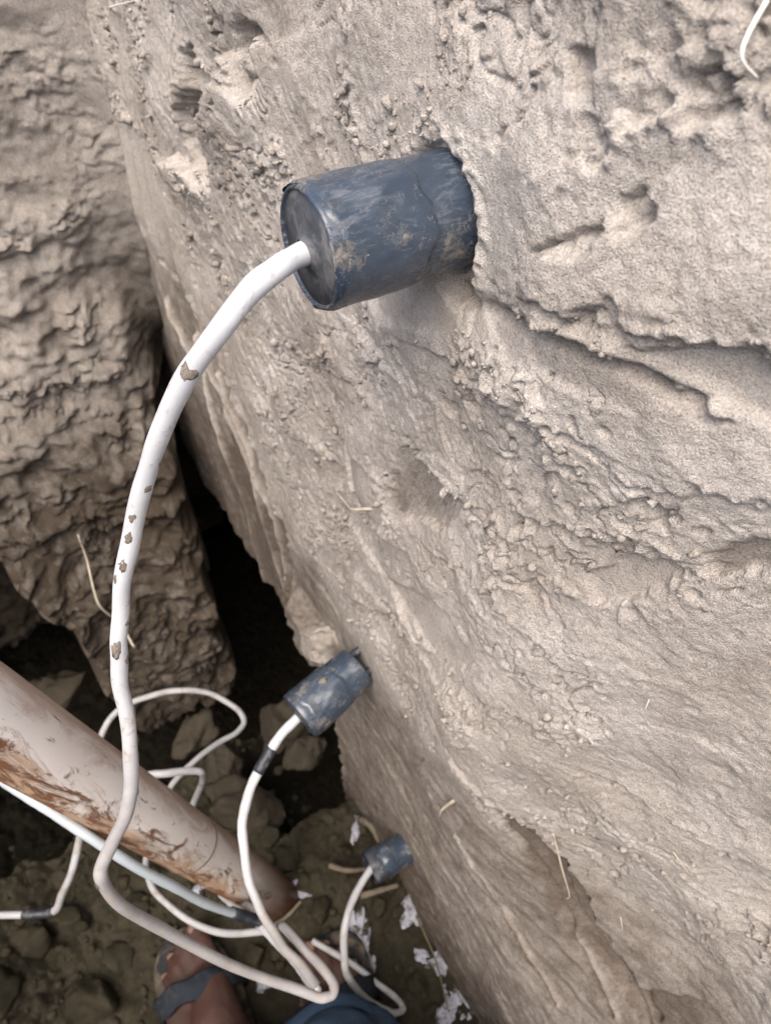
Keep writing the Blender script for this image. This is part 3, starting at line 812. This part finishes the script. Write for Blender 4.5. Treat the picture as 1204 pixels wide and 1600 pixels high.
C_ = P['clods']
named = [
    (0, .048, 'large brown clod below the middle sensor against the wall foot'),
    (1, .050, 'broad flat clod beside the cable below the middle sensor'),
    (2, .034, 'clod behind the pipe where two cables cross'),
    (3, .036, 'clod in the shadow directly under the middle sensor'),
    (7, .034, 'dark clod inside the round loop of thin cable'),
    (5, .050, 'rounded clod in the cavity above the upper pipe end'),
]
for k, s_, lab in named:
    p = C_[k]
    x, y = p[0], p[1]
    if k == 5: x, y = -.33, .70
    clod((x, y, max(floor_z(x, y), -.025) + s_ * .45), s_, 40 + k, lab, None, (1, .9, .75))
small = {
    4: 'small damp clod left of the middle sensor cable behind the pipe foot',
    8: 'damp clod on the left floor just below the taped cable joint',
    9: 'damp clod at the bottom edge, left of the sandalled foot',
    10: 'damp clod in the very bottom left corner of the floor',
    11: 'damp clod between the sharp cable bend and the left sandal',
    12: 'small damp clod just right of the left sandal',
    13: 'small damp clod under the long cable between the two feet',
    14: 'small damp clod just above the pipe foot',
    15: 'small damp clod below the straight twig under the lowest sensor',
    16: 'small damp clod right of the pipe foot beside the thin twig',
    17: 'small damp clod near the wall foot by the long straw',
    18: 'damp clod right beside the black taped cable joint',
    19: 'damp clod under the bluish cable below the pipe',
    6: 'damp clod deep in the dark cavity behind the pipe',
}
for k, lab in small.items():
    p = C_[k]
    s_ = .012 + .012 * random.random() + (.012 if p[0] < -.36 else 0)
    clod((p[0], p[1], floor_z(p[0], p[1]) + s_ * .3), s_, 70 + k, lab, 'loose clods on the pit floor', (1, 1, .75), 'mud', 3)
fy_, fz_ = P['flapc']
clod((wall_x(fy_, fz_) - .006, fy_, fz_), .030, 133, 'pale pointed clod stuck to the wall left of the middle sensor', None, (.9, 1.1, .8), 'wall', 5)
# the smallest lumps, too many to count
rs = np.random.RandomState(9)
cv, cf = [], []
iv, jf = ico(2)
for q in range(900):
    x, y = -.52 + .5 * rs.rand(), .05 + .6 * rs.rand()
    s_ = .002 + .006 * rs.rand() ** 2.5
    n = 1 + .3 * fbm(iv[:, 0] * 1.5 + q, iv[:, 1] * 1.5 + iv[:, 2], 2, q % 11)
    cv.append(iv * n[:, None] * s_ * (rs.rand(3) * .5 + .7) + np.array([x, y, floor_z(x, y) + s_ * .3])); cf.append(jf + q * len(iv))
o = mesh_obj('loose_crumbs', np.concatenate(cv), np.concatenate(cf), M['mud'])
tag(o, 'fine loose crumbs of mud scattered over the pit floor', 'soil crumbs', None, 'stuff')

root_labels = [
    ('root', 'frayed pale root tip sticking out of the middle of the soil face', .0013, 'root'),
    ('root', 'shorter pale root strand just below the frayed root tip', .0011, 'root'),
    ('root', 'short bent pale root on the scraped lower soil face', .0014, 'root'),
    ('root', 'tiny hair root right of centre on the lower soil face', .0006, 'root'),
    ('root', 'white bent root hanging at the upper right of the soil face', .0007, 'rootwhite'),
    ('root', 'fine white root fibre near the upper left corner crease', .0009, 'rootwhite'),
    ('root', 'white root fibre at the top edge of the soil face', .0009, 'rootwhite'),
    ('root', 'long thin curved root lying in the dark groove', .0008, 'root'),
    ('root', 'tiny pale root level with the middle sensor', .0008, 'root'),
    ('root', 'thin straight root right of the dark groove', .0004, 'root'),
    ('root', 'stub of hair root above the groove at lower right', .0005, 'root'),
]
for (nm, lab, r, mt), pts in zip(root_labels, P['roots_w']):
    n = len(pts)
    pp = []
    for i, (y, z) in enumerate(pts):
        out = .003 + .004 * math.sin(math.pi * i / max(1, n - 1)) if i else -.002
        pp.append((wall_x(y, z) - out, y, z))
    path = spline(pp, 8)
    V, Fc = tube(path, lambda t, r=r: r * (1.1 - .75 * t), 7, .25, len(path))
    tag(mesh_obj(nm, V, Fc, M[mt]), lab, 'root')
pp = [(p[0] + .004 * math.sin(i * 2.3), back_y(p[0], p[2]) - .010, p[2]) for i, p in enumerate(P['bback'])]
V, Fc = tube(spline(pp, 8), lambda t: .0015 * (.7 + .6 * t), 8, .3, 3)
tag(mesh_obj('root', V, Fc, M['root']), 'long crooked root hanging on the slumped soil behind the tall cable', 'root')

tw_labels = ['curved twig lying left of the lowest sensor', 'straight brown twig below the lowest sensor', 'bent root arching beside the wall above the lowest sensor', 'long thin straw lying between the white scraps', 'thin twig at the foot of the pipe']
for pts, lab, r, mt in zip(P['twigs'], tw_labels, (.0042, .0045, .005, .0013, .003), ('twig', 'twig', 'twig', 'straw', 'twig')):
    V, Fc = tube(spline([(p[0], p[1], max(p[2], floor_z(p[0], p[1]) + r)) for p in pts], 8), lambda t, r=r: r * (1 - .35 * t), 8, .25, 4)
    tag(mesh_obj('twig', V, Fc, M[mt]), lab, 'twig')


def scrap(pos, sx, sy, rot, seed, label):
    """crumpled torn scrap, half pressed into the mud"""
    v, f = lump((0, 0, 0), 1, seed, 4, 1.1)
    v = v * np.array([sx, sy, min(sx, sy) * .45])
    v[:, 2] += .25 * min(sx, sy) * ridged(v[:, 0] / (sx * .8) + seed, v[:, 1] / (sx * .8), 3, seed % 7) * .4
    c, s_ = math.cos(rot), math.sin(rot)
    v[:, :2] = v[:, :2] @ np.array([[c, s_], [-s_, c]])
    o = mesh_obj('plastic_scrap', v, f, M['plastic'])
    o.location = (pos[0], pos[1], floor_z(*pos[:2]) + .0005)
    return tag(o, label, 'plastic scrap')


SC = P['scraps']
scrap_list = [
    (0, .011, .008, .6, 'small bright white scrap below the twig by the lowest sensor'),
    (1, .020, .012, 1.2, 'crumpled lilac white film against the wall foot below the lowest sensor'),
    (3, .012, .034, -.5, 'long torn grey white film beside the loop of the lowest cable'),
    (4, .010, .022, -.4, 'narrow white film strip inside the loop of the lowest cable'),
    (5, .009, .012, .3, 'small lilac scrap at the wall foot halfway down'),
    (6, .013, .026, .2, 'large bright white torn scrap by the wall in the bottom corner'),
    (7, .014, .010, .1, 'crumpled white scrap next to the denim leg and wall'),
    (8, .006, .004, .1, 'tiny white flake right of the pipe foot'),
    (9, .010, .004, -.6, 'small forked white flake behind the pipe foot'),
    (10, .014, .007, .2, 'frosty white scrap under the lower edge of the pipe'),
    (12, .016, .006, .9, 'pale strip lying above the lowest sensor'),
    (15, .006, .010, .4, 'small grey white flake between the wall and the lowest cable'),
    (14, .009, .006, .1, 'grey flake between the two feet'),
]
for k, sx, sy, rot, lab in scrap_list:
    scrap(SC[k], sx * 1.15, sy * 1.15, rot, 20 + k, lab)

# ================================================================ PIPE
p0, p1 = Vector(P['pipe'][0]), Vector(P['pipe'][1])
ax = (p0 - p1).normalized()
p1 = p1 - ax * .06
Lp = (p0 - p1).length + .30
prof = [(0, .0275)] + [(Lp * i / 60, .0275) for i in range(1, 61)] + [(Lp, .0245), (Lp - .05, .0245)]
V, Fc = lathe(prof, 64)
pipe = mesh_obj('plastic_pipe', V, Fc, M['pipe'])
pipe.matrix_world = Matrix.Translation(p1) @ frame(ax).to_4x4()
tag(pipe, 'white plastic pipe with rust brown mud stains standing slanted in the pit', 'pipe')
zr = (p0 - p1).length * .56
V, Fc = lathe([(zr - .0012, .0276), (zr - .0008, .0281), (zr + .0008, .0281), (zr + .0012, .0276)], 64, lambda a, z: .0002 * math.sin(3 * a))
ring = mesh_obj('mud_ring', V, Fc, M['twig'], pipe)

# ================================================================ SENSORS
def cable_mesh(name, pts, r, mat, parent, per=10, seed=1, rf=None, grime=None, kink=.0016):
    path = spline(pts, per)
    for i, p in enumerate(path):
        k = float(sst(20, 90, i) if len(path) > 200 else min(1, i / 15)) * kink
        path[i] = p + Vector((float(perlin(i * .09 + seed, .5)), float(perlin(i * .09, 7.3 + seed)), float(perlin(i * .08 + 3, 3.1)))) * k
    rr = rf or (lambda t: r * (1 + .03 * math.sin(t * 61 + seed) + .02 * math.sin(t * 143)) * (1 - .10 * float(sst(.3, .6, t))))
    V, Fc = tube(path, rr, 20)
    inv = parent.matrix_world.inverted() if parent else Matrix()
    o = mesh_obj(name, [inv @ v for v in V], Fc, mat, parent)
    if grime:
        attr(o, 'grime', [grime(i / (len(path) - 1)) for i in range(len(path)) for _ in range(20)])
    return o, path


def band(path, i0, i1, r, mat, parent, name, mw, wob=.06):
    V, Fc = tube(path[i0:i1], r, 18, wob, i0)
    inv = mw.inverted()
    return mesh_obj(name, [inv @ v for v in V], Fc, mat, parent)


def sensor(key, label, r0, r1, wrap, seed):
    """housing runs along local z from the wall (0) to the front (L)"""
    a, b = Vector(P[key][0]), Vector(P[key][1])
    ax = (b - a).normalized(); L = (b - a).length
    root = empty('soil_sensor', a)
    root.matrix_world = Matrix.Translation(a) @ frame(ax).to_4x4()
    bpy.context.view_layer.update()
    rs = random.Random(seed)
    ph = [rs.random() * 6.28 for _ in range(6)]
    def wob(an, z):
        return .00035 * math.sin(2 * an + ph[0] + z * 40) + .0002 * math.sin(5 * an + ph[1] + z * 90)
    zb0 = -.03 if key != 's2' else 0.0
    prof = [(zb0, 0.0), (zb0, r0 - .0015), (zb0 + .0015, r0)]
    for i in range(1, 20):
        t = i / 20
        prof.append((zb0 + .0015 + (L - .002 - zb0 - .0015) * t, r0 + (r1 - r0) * max(0, t - .4) / .6))
    prof += [(L - .0012, r1), (L - .0004, r1 - .0003), (L, r1 - .0010), (L - .0003, r1 - .0017), (L - .0012, r1 - .0020), (L - .0014, .0)]
    V, Fc = lathe(prof, 72, wob)
    mesh_obj('housing', V, Fc, M['housing'], root)
    # grey potting in the mouth of the housing
    V, Fc = lathe([(L - .0030, r1 - .0021), (L - .0011, r1 - .0023), (L - .0009, (r1 - .004) * .6), (L - .0004, .008), (L + .0010, .0056), (L + .0018, .004)], 48,
                  lambda an, z: .0001 * math.sin(3 * an + ph[2]))
    mesh_obj('potting', V, Fc, M['epoxy'], root)
    # tape wound round the body, its rim uneven
    z0, z1, dr = wrap
    pr = []
    for i in range(25):
        t = i / 24
        z = z0 + (z1 - z0) * t
        rb = r0 + (r1 - r0) * max(0, (z - zb0) / (L - zb0) - .4) / .6
        pr.append((z, rb + dr * (.55 + .45 * math.sin(math.pi * min(1, t * 1.2 + .1))) * (0 if i in (0, 24) else 1) + .0001))
    def wob2(an, z):
        k = (z - z0) / (z1 - z0)
        return wob(an, z) + (0.00018 * math.sin(4 * an + ph[3] + z * 160) + .00014 * math.sin(9 * an + ph[4] - z * 230) + .0001 * math.sin(17 * an + z * 400)) * math.sin(math.pi * min(1, max(0, k)))
    V, Fc = lathe(pr, 96, wob2)
    for v in V:
        an = math.atan2(v.y, v.x)
        e = abs((v.z - z0) / (z1 - z0) - .5) * 2
        v.z += e * e * (.0018 * math.sin(2 * an + ph[5]) + .0010 * math.sin(5 * an + ph[0]) + .0006 * math.sin(13 * an))
    mesh_obj('tape_wrap', V, Fc, M['housing'], root)
    tag(root, label, 'soil sensor')
    return root, L


def mud_on(root, r, z, an, size, seed, flat=.35):
    v, f = lump((0, 0, 0), 1, seed, 3, .6)
    v = v * np.array([size * flat, size, size * 1.2])
    c, s_ = math.cos(an), math.sin(an)
    R = np.array([[c, -s_, 0], [s_, c, 0], [0, 0, 1]])
    # bend the patch round the body
    th = v[:, 1] / r
    rad = r + v[:, 0]
    w = np.stack([rad * np.cos(th), rad * np.sin(th), v[:, 2] + z], -1) @ R.T
    o = mesh_obj('mud_patch', w, f, M['mudlump'], root)
    attr(o, 'moist_shade', np.full(len(v), .1))


def mud_on_cable(root, cable, path, i, r, side, size, seed, lng=1.6):
    p = path[i]; t = (path[min(i + 1, len(path) - 1)] - path[i - 1]).normalized()
    up = (Vector(side) - t * Vector(side).dot(t)).normalized()
    s_ = t.cross(up)
    size *= .8
    v, f = lump((0, 0, 0), 1, seed, 3, 1.0)
    W = []
    for q in v:
        th = q[1] * size / r
        rad = r + .00005 + max(-.5, q[0]) * min(size * .10, .0002)
        W.append(p + t * float(q[2] * size * lng) + (up * math.cos(th) + s_ * math.sin(th)) * rad)
    inv = root.matrix_world.inverted()
    o = mesh_obj('mud_patch', [tuple(inv @ w) for w in W], [tuple(int(c) for c in q) for q in f], M['mudlump'], cable)
    attr(o, 'moist_shade', np.full(len(v), .2))


# view-facing side of things, as seen by someone standing at the near end of the pit
FACE = Vector((-.45, -.75, .5))

S1, L1 = sensor('s1', 'slate blue cylindrical sensor nearest the top of the soil face with thick white cable', .0206, .0216, (.020, .0555, .0011), 3)
c1, path1 = cable_mesh('cable', P['cable1'], .0041, M['cable'], S1, 10, 2, None, lambda t: .14 + .78 * float(sst(.38, .58, t)))
for i, sz, sd_, sdv in ((48, .0030, 1, FACE), (67, .0016, 2, (.6, -.4, .2)), (72, .0016, 3, (.2, -.6, .3)), (78, .0018, 4, FACE), (82, .0024, 5, FACE), (87, .0026, 6, FACE), (90, .0015, 6, (-.9, -.3, 0)), (98, .0024, 7, (.8, -.5, .1)), (104, .0034, 8, FACE), (108, .0020, 18, (.6, -.6, .1)), (121, .0020, 9, (.9, -.3, 0)), (127, .0022, 10, (1, -.1, 0)), (131, .0022, 11, (1, 0, 0)), (140, .0014, 12, (.8, -.5, 0)), (172, .0022, 13, (-1, -.3, 0))):
    mud_on_cable(S1, c1, path1, i, .0041, sdv, sz, sd_)
for z, an, sz, sd_ in ((.036, 3.5, .0016, 21), (.050, 1.8, .003, 25), (.030, 1.6, .004, 26)):
    mud_on(S1, .0216, z, an, sz, sd_, .09)

S2, L2 = sensor('s2', 'dark cylindrical sensor halfway down the wall, pulled out so its prongs show', .0200, .0222, (.022, .060, .0011), 5)
c2, path2 = cable_mesh('cable', P['cable2'], .0041, M['cable'], S2, 10, 5, None, lambda t: .12 + .85 * float(sst(.45, .8, t)))
band(path2, 16, 26, .0049, M['tape'], c2, 'tape_band', S2.matrix_world)
for z, an, sz, sd_ in ((.034, 3.2, .0030, 32), (.052, 1.6, .0030, 33)):
    mud_on(S2, .0222, z, an, sz, sd_, .08)
for an in (.4, 1.97, 3.54, 5.11):
    V, Fc = lathe([(-.05, .0), (-.05, .0030), (-.0070, .0032), (-.0060, .0036), (.001, .0036)], 20)
    o = mesh_obj('prong', V, Fc, M['tape'], S2)
    o.location = (.0140 * math.cos(an), .0140 * math.sin(an), 0)

S3, L3 = sensor('s3', 'small looking dark sensor lowest on the soil face near the floor', .0178, .0180, (.018, .036, .0012), 8)
c3, path3 = cable_mesh('cable', P['cable3'], .0041, M['cable_dirty'], S3, 10, 8)
# a torn flap of tape that stands off the lowest sensor's mouth
V, Fc = lathe([(L3 - .010, .0192), (L3 - .004, .0200), (L3 + .003, .0190), (L3 + .006, .0175)], 48, lambda a, z: .0012 * math.sin(3 * a + 60 * z) + .0006 * math.sin(7 * a))
mesh_obj('tape_collar', V, Fc, M['tape'], S3)

# ---------------------------------------------------------------- loose cables
def loose(pts, r, mat, label, bands=(), per=10, seed=1):
    root, path = cable_mesh('loose_cable', pts, r, mat, None, per, seed)
    for (i0, i1) in bands:
        band(path, i0, i1, r * 1.22, M['tape'], root, 'tape_band', Matrix())
    return tag(root, label, 'cable')


loose(P['blue'], .0043, M['cable_blue'], 'pale bluish cable running straight along under the stained pipe', ((64, 71),))
loose(P['loop'], .0041, M['cable_dirty'], 'long thin cable looping round behind the pipe with a black taped joint', ((19, 31),))
loose(P['short'], .0042, M['cable_dirty'], 'short grey cable end bending sharply behind the pipe')
loose(P['dcable'], .0041, M['cable_dirty'], 'cable running from the taped joint down to the sharp bend')
loose(P['ecable'], .0036, M['cable_dirty'], 'left of two short cables ending at the taped joint below the pipe')
loose(P['ecable2'], .0036, M['cable_dirty'], 'right of two short cables ending at the taped joint below the pipe')

# ================================================================ PERSON (legs and feet standing in the pit)
def spheres(chain, step=.35):
    """tapered chain of points with radii -> overlapping balls"""
    out = []
    for (a, ra), (b, rb) in zip(chain[:-1], chain[1:]):
        a, b = Vector(a), Vector(b)
        n = max(2, int((b - a).length / (min(ra, rb) * step)))
        for i in range(n + 1):
            t = i / n
            out.append((a.lerp(b, t), ra + (rb - ra) * t))
    return out


def fuse(name, balls, voxel, mat, parent, smooth_it=6):
    iv, jf = ico(2)
    V = np.concatenate([iv * r + np.array(c) for c, r in balls])
    Fc = np.concatenate([jf + i * len(iv) for i in range(len(balls))])
    tmp = mesh_obj('tmp', V, Fc, mat)
    md = tmp.modifiers.new('r', 'REMESH'); md.mode = 'VOXEL'; md.voxel_size = voxel
    sm = tmp.modifiers.new('s', 'SMOOTH'); sm.iterations = smooth_it; sm.factor = .5
    dg = bpy.context.evaluated_depsgraph_get()
    me = bpy.data.meshes.new_from_object(tmp.evaluated_get(dg))
    bpy.data.objects.remove(tmp)
    me.name = name
    me.polygons.foreach_set('use_smooth', np.ones(len(me.polygons), bool))
    me.materials.clear(); me.materials.append(mat)
    o = bpy.data.objects.new(name, me)
    COL.objects.link(o)
    if parent: o.parent = parent
    return o


person = empty('person', (-.20, .08, 0))
bpy.context.view_layer.update()
tag(person, 'person standing on the pit floor in dark strapped sandals and blue jeans', 'person')
person_inv = Vector((.20, -.08, 0))


def foot_frame(toe, heel):
    t, h = Vector(toe), Vector(heel)
    f = (t - h); f.z = 0; f.normalize()
    r = Vector((f.y, -f.x, 0))
    heel0 = Vector((t.x, t.y, 0)) - f * .238
    heel0.z = .016 + max(floor_z(t.x, t.y), floor_z(*(heel0 + f * .1)[:2]))
    return lambda a, b, c: heel0 + f * a + r * b + Vector((0, 0, c))


def foot_balls(F, inner):
    s = inner                      # +1: big toe on the right of the foot
    ch = []
    ch += spheres([(F(.028, 0, .030), .029), (F(.075, 0, .045), .033), (F(.12, .004 * s, .040), .031), (F(.165, .018 * s, .024), .022)])
    ch += spheres([(F(.075, -.008 * s, .035), .031), (F(.12, -.018 * s, .028), .025), (F(.160, -.028 * s, .018), .0165)])
    ch += spheres([(F(.165, .010 * s, .022), .020), (F(.160, -.012 * s, .020), .0185)])
    toes = [((.168, .026), (.205, .030), (.228, .029), .0125), ((.170, .008), (.212, .010), (.230, .009), .0085),
            ((.167, -.007), (.204, -.007), (.220, -.008), .0080), ((.163, -.020), (.192, -.022), (.206, -.023), .0075), ((.155, -.033), (.176, -.037), (.189, -.037), .0075)]
    for a, b, c, r in toes:
        ch += spheres([(F(a[0], a[1] * s, .018), r * 1.12), (F(b[0], b[1] * s, .019), r * .95), (F(c[0], c[1] * s, r * .95), r)], .25)
    return ch


FL_ = foot_frame(P['toeL'], P['heelL'])
FR_ = foot_frame(P['toeR'], P['heelR'])
hipL, hipR = Vector((-.37, -.56, .52)), Vector((-.20, -.58, .52))
kneeL, kneeR = Vector((-.31, -.12, .44)), Vector((-.18, -.17, .44))
ankL, ankR = FL_(.062, 0, .095), FR_(.062, 0, .095)
balls = foot_balls(FL_, 1) + foot_balls(FR_, -1)
for an, kn, hp, F in ((ankL, kneeL, hipL, FL_), (ankR, kneeR, hipR, FR_)):
    balls += spheres([(F(.062, 0, .045), .034), (an, .033), (an.lerp(kn, .35), .042), (an.lerp(kn, .7), .050), (kn, .050), (kn.lerp(hp, .5), .066), (hp, .080)])
balls += spheres([(hipL, .08), (hipR, .08)])
balls = [(c + person_inv, r) for c, r in balls]
body = fuse('body', balls, .0032, M['skin'], person)

for F, sgn in ((FL_, 1), (FR_, -1)):
    for (a, bb, r) in ((.229, .029, .0125), (.231, .009, .0085), (.221, -.008, .0080), (.207, -.023, .0075), (.190, -.037, .0075)):
        iv, jf = ico(2)
        q = np.array([F(a + v[0] * r * .55, (bb * sgn) + v[1] * r * .62, r * 1.78 + v[2] * r * .16 - abs(v[0]) * v[0] * r * .1) + person_inv for v in iv])
        mesh_obj('toenail', q, jf, M['nail'], body)
# jeans: two legs with creases, and the seat
jv, jf_ = [], []
def leg_tube(an, kn, hp, cuff, rc, seed):
    path = spline([cuff, cuff.lerp(kn, .4), kn, kn.lerp(hp, .5), hp], 16)
    rs = random.Random(seed); ph = [rs.random() * 6 for _ in range(4)]
    n0 = len(jv)
    n = len(path); seg = 56
    up = Vector((0, 1, 0))
    for i, p in enumerate(path):
        t = (path[min(i + 1, n - 1)] - path[max(i - 1, 0)]).normalized()
        u_ = (up - t * up.dot(t)).normalized(); s_ = t.cross(u_)
        q = i / (n - 1)
        r = rc + (.098 - rc) * q ** .8
        for k in range(seg):
            a = 2 * math.pi * k / seg
            w_ = .004 * math.sin(3 * a + q * 30 + ph[0]) + .0035 * math.sin(2 * a - q * 47 + ph[1]) + .002 * math.sin(5 * a + 70 * q + ph[2])
            jv.append(p + (u_ * math.cos(a) * 1.05 + s_ * math.sin(a) * .95) * (r + w_ * (1.2 - .6 * q)) + person_inv)
    for i in range(n - 1):
        for k in range(seg):
            jf_.append((n0 + i * seg + k, n0 + i * seg + (k + 1) % seg, n0 + (i + 1) * seg + (k + 1) % seg, n0 + (i + 1) * seg + k))


cuffL = FL_(.032, 0, .10)
cuffR = FR_(.104, -.002, .10)
leg_tube(ankL, kneeL, hipL, cuffL, .064, 1)
leg_tube(ankR, kneeR, hipR, cuffR, .066, 2)
n0 = len(jv)
iv, ijf = ico(3)
mid = (hipL + hipR) / 2 + person_inv
for q in iv:
    jv.append(mid + Vector((q[0] * .185, q[1] * .125, q[2] * .14 + .02)))
jf_ += [tuple(int(n0 + c) for c in f) for f in ijf]
jeans = mesh_obj('jeans', jv, jf_, M['denim'], person)
md = jeans.modifiers.new('thick', 'SOLIDIFY'); md.thickness = .003; md.offset = -1
for cu, rc in ((cuffL, .064), (cuffR, .066)):
    kn = kneeL if cu is cuffL else kneeR
    t = (kn - cu).normalized()
    V, Fc = lathe([(.0, rc - .001), (.0, rc + .0035), (.004, rc + .0045), (.022, rc + .0045), (.025, rc + .002)], 48, lambda a, z: .003 * math.sin(3 * a) + .002 * math.sin(5 * a))
    mw = Matrix.Translation(cu + person_inv) @ frame(t).to_4x4()
    mesh_obj('jeans_hem', [mw @ v for v in V], Fc, M['denim'], jeans)


def sandal(F, s):
    out = [(.0, .0), (.010, .022), (.04, .030), (.10, .034), (.155, .044), (.20, .044), (.235, .034), (.248, .012), (.246, -.012), (.225, -.034), (.19, -.044), (.15, -.045), (.10, -.036), (.04, -.031), (.010, -.022)]
    pts = spline([(a, b, 0) for a, b in out] + [(0, 0, 0)], 4)
    V, Fc = [], []
    for z, k in ((-.016, .98), (-.013, 1.0), (-.003, 1.0), (-.001, .98)):
        for p in pts[:-1]:
            V.append(F((p.x - .12) * k + .12 - .002, p.y * k, z) + person_inv)
    n = len(pts) - 1
    for r in range(3):
        for k in range(n):
            Fc.append((r * n + k, r * n + (k + 1) % n, (r + 1) * n + (k + 1) % n, (r + 1) * n + k))
    Fc.append(tuple(range(n))); Fc.append(tuple(3 * n + k for k in range(n)))
    so = mesh_obj('sandal', V, Fc, M['sole'], person)
    for f0, f1, half, top, wd in ((.168, .156, .046, .049, .026), (.095, .085, .038, .079, .024)):
        Vs, Fs = [], []
        m = 22
        for j in range(m + 1):
            a = math.pi * j / m
            b = half * math.cos(a); c = -.010 + (top + .010) * math.sin(a) ** .8
            f = f0 + (f1 - f0) * (b * s / half)
            for (df, dr) in ((-wd / 2, 0), (-wd / 2 + .002, .004), (wd / 2 - .002, .004), (wd / 2, 0)):
                Vs.append(F(f + df + .002 * math.sin(j), b * (1 + dr / half), c + dr * math.sin(a)) + person_inv)
        for j in range(m):
            for q in range(3):
                Fs.append((j * 4 + q, j * 4 + q + 1, (j + 1) * 4 + q + 1, (j + 1) * 4 + q))
        st = mesh_obj('strap', Vs, Fs, M['strap'], so)
        md = st.modifiers.new('t', 'SOLIDIFY'); md.thickness = .003


sandal(FL_, 1)
sandal(FR_, -1)
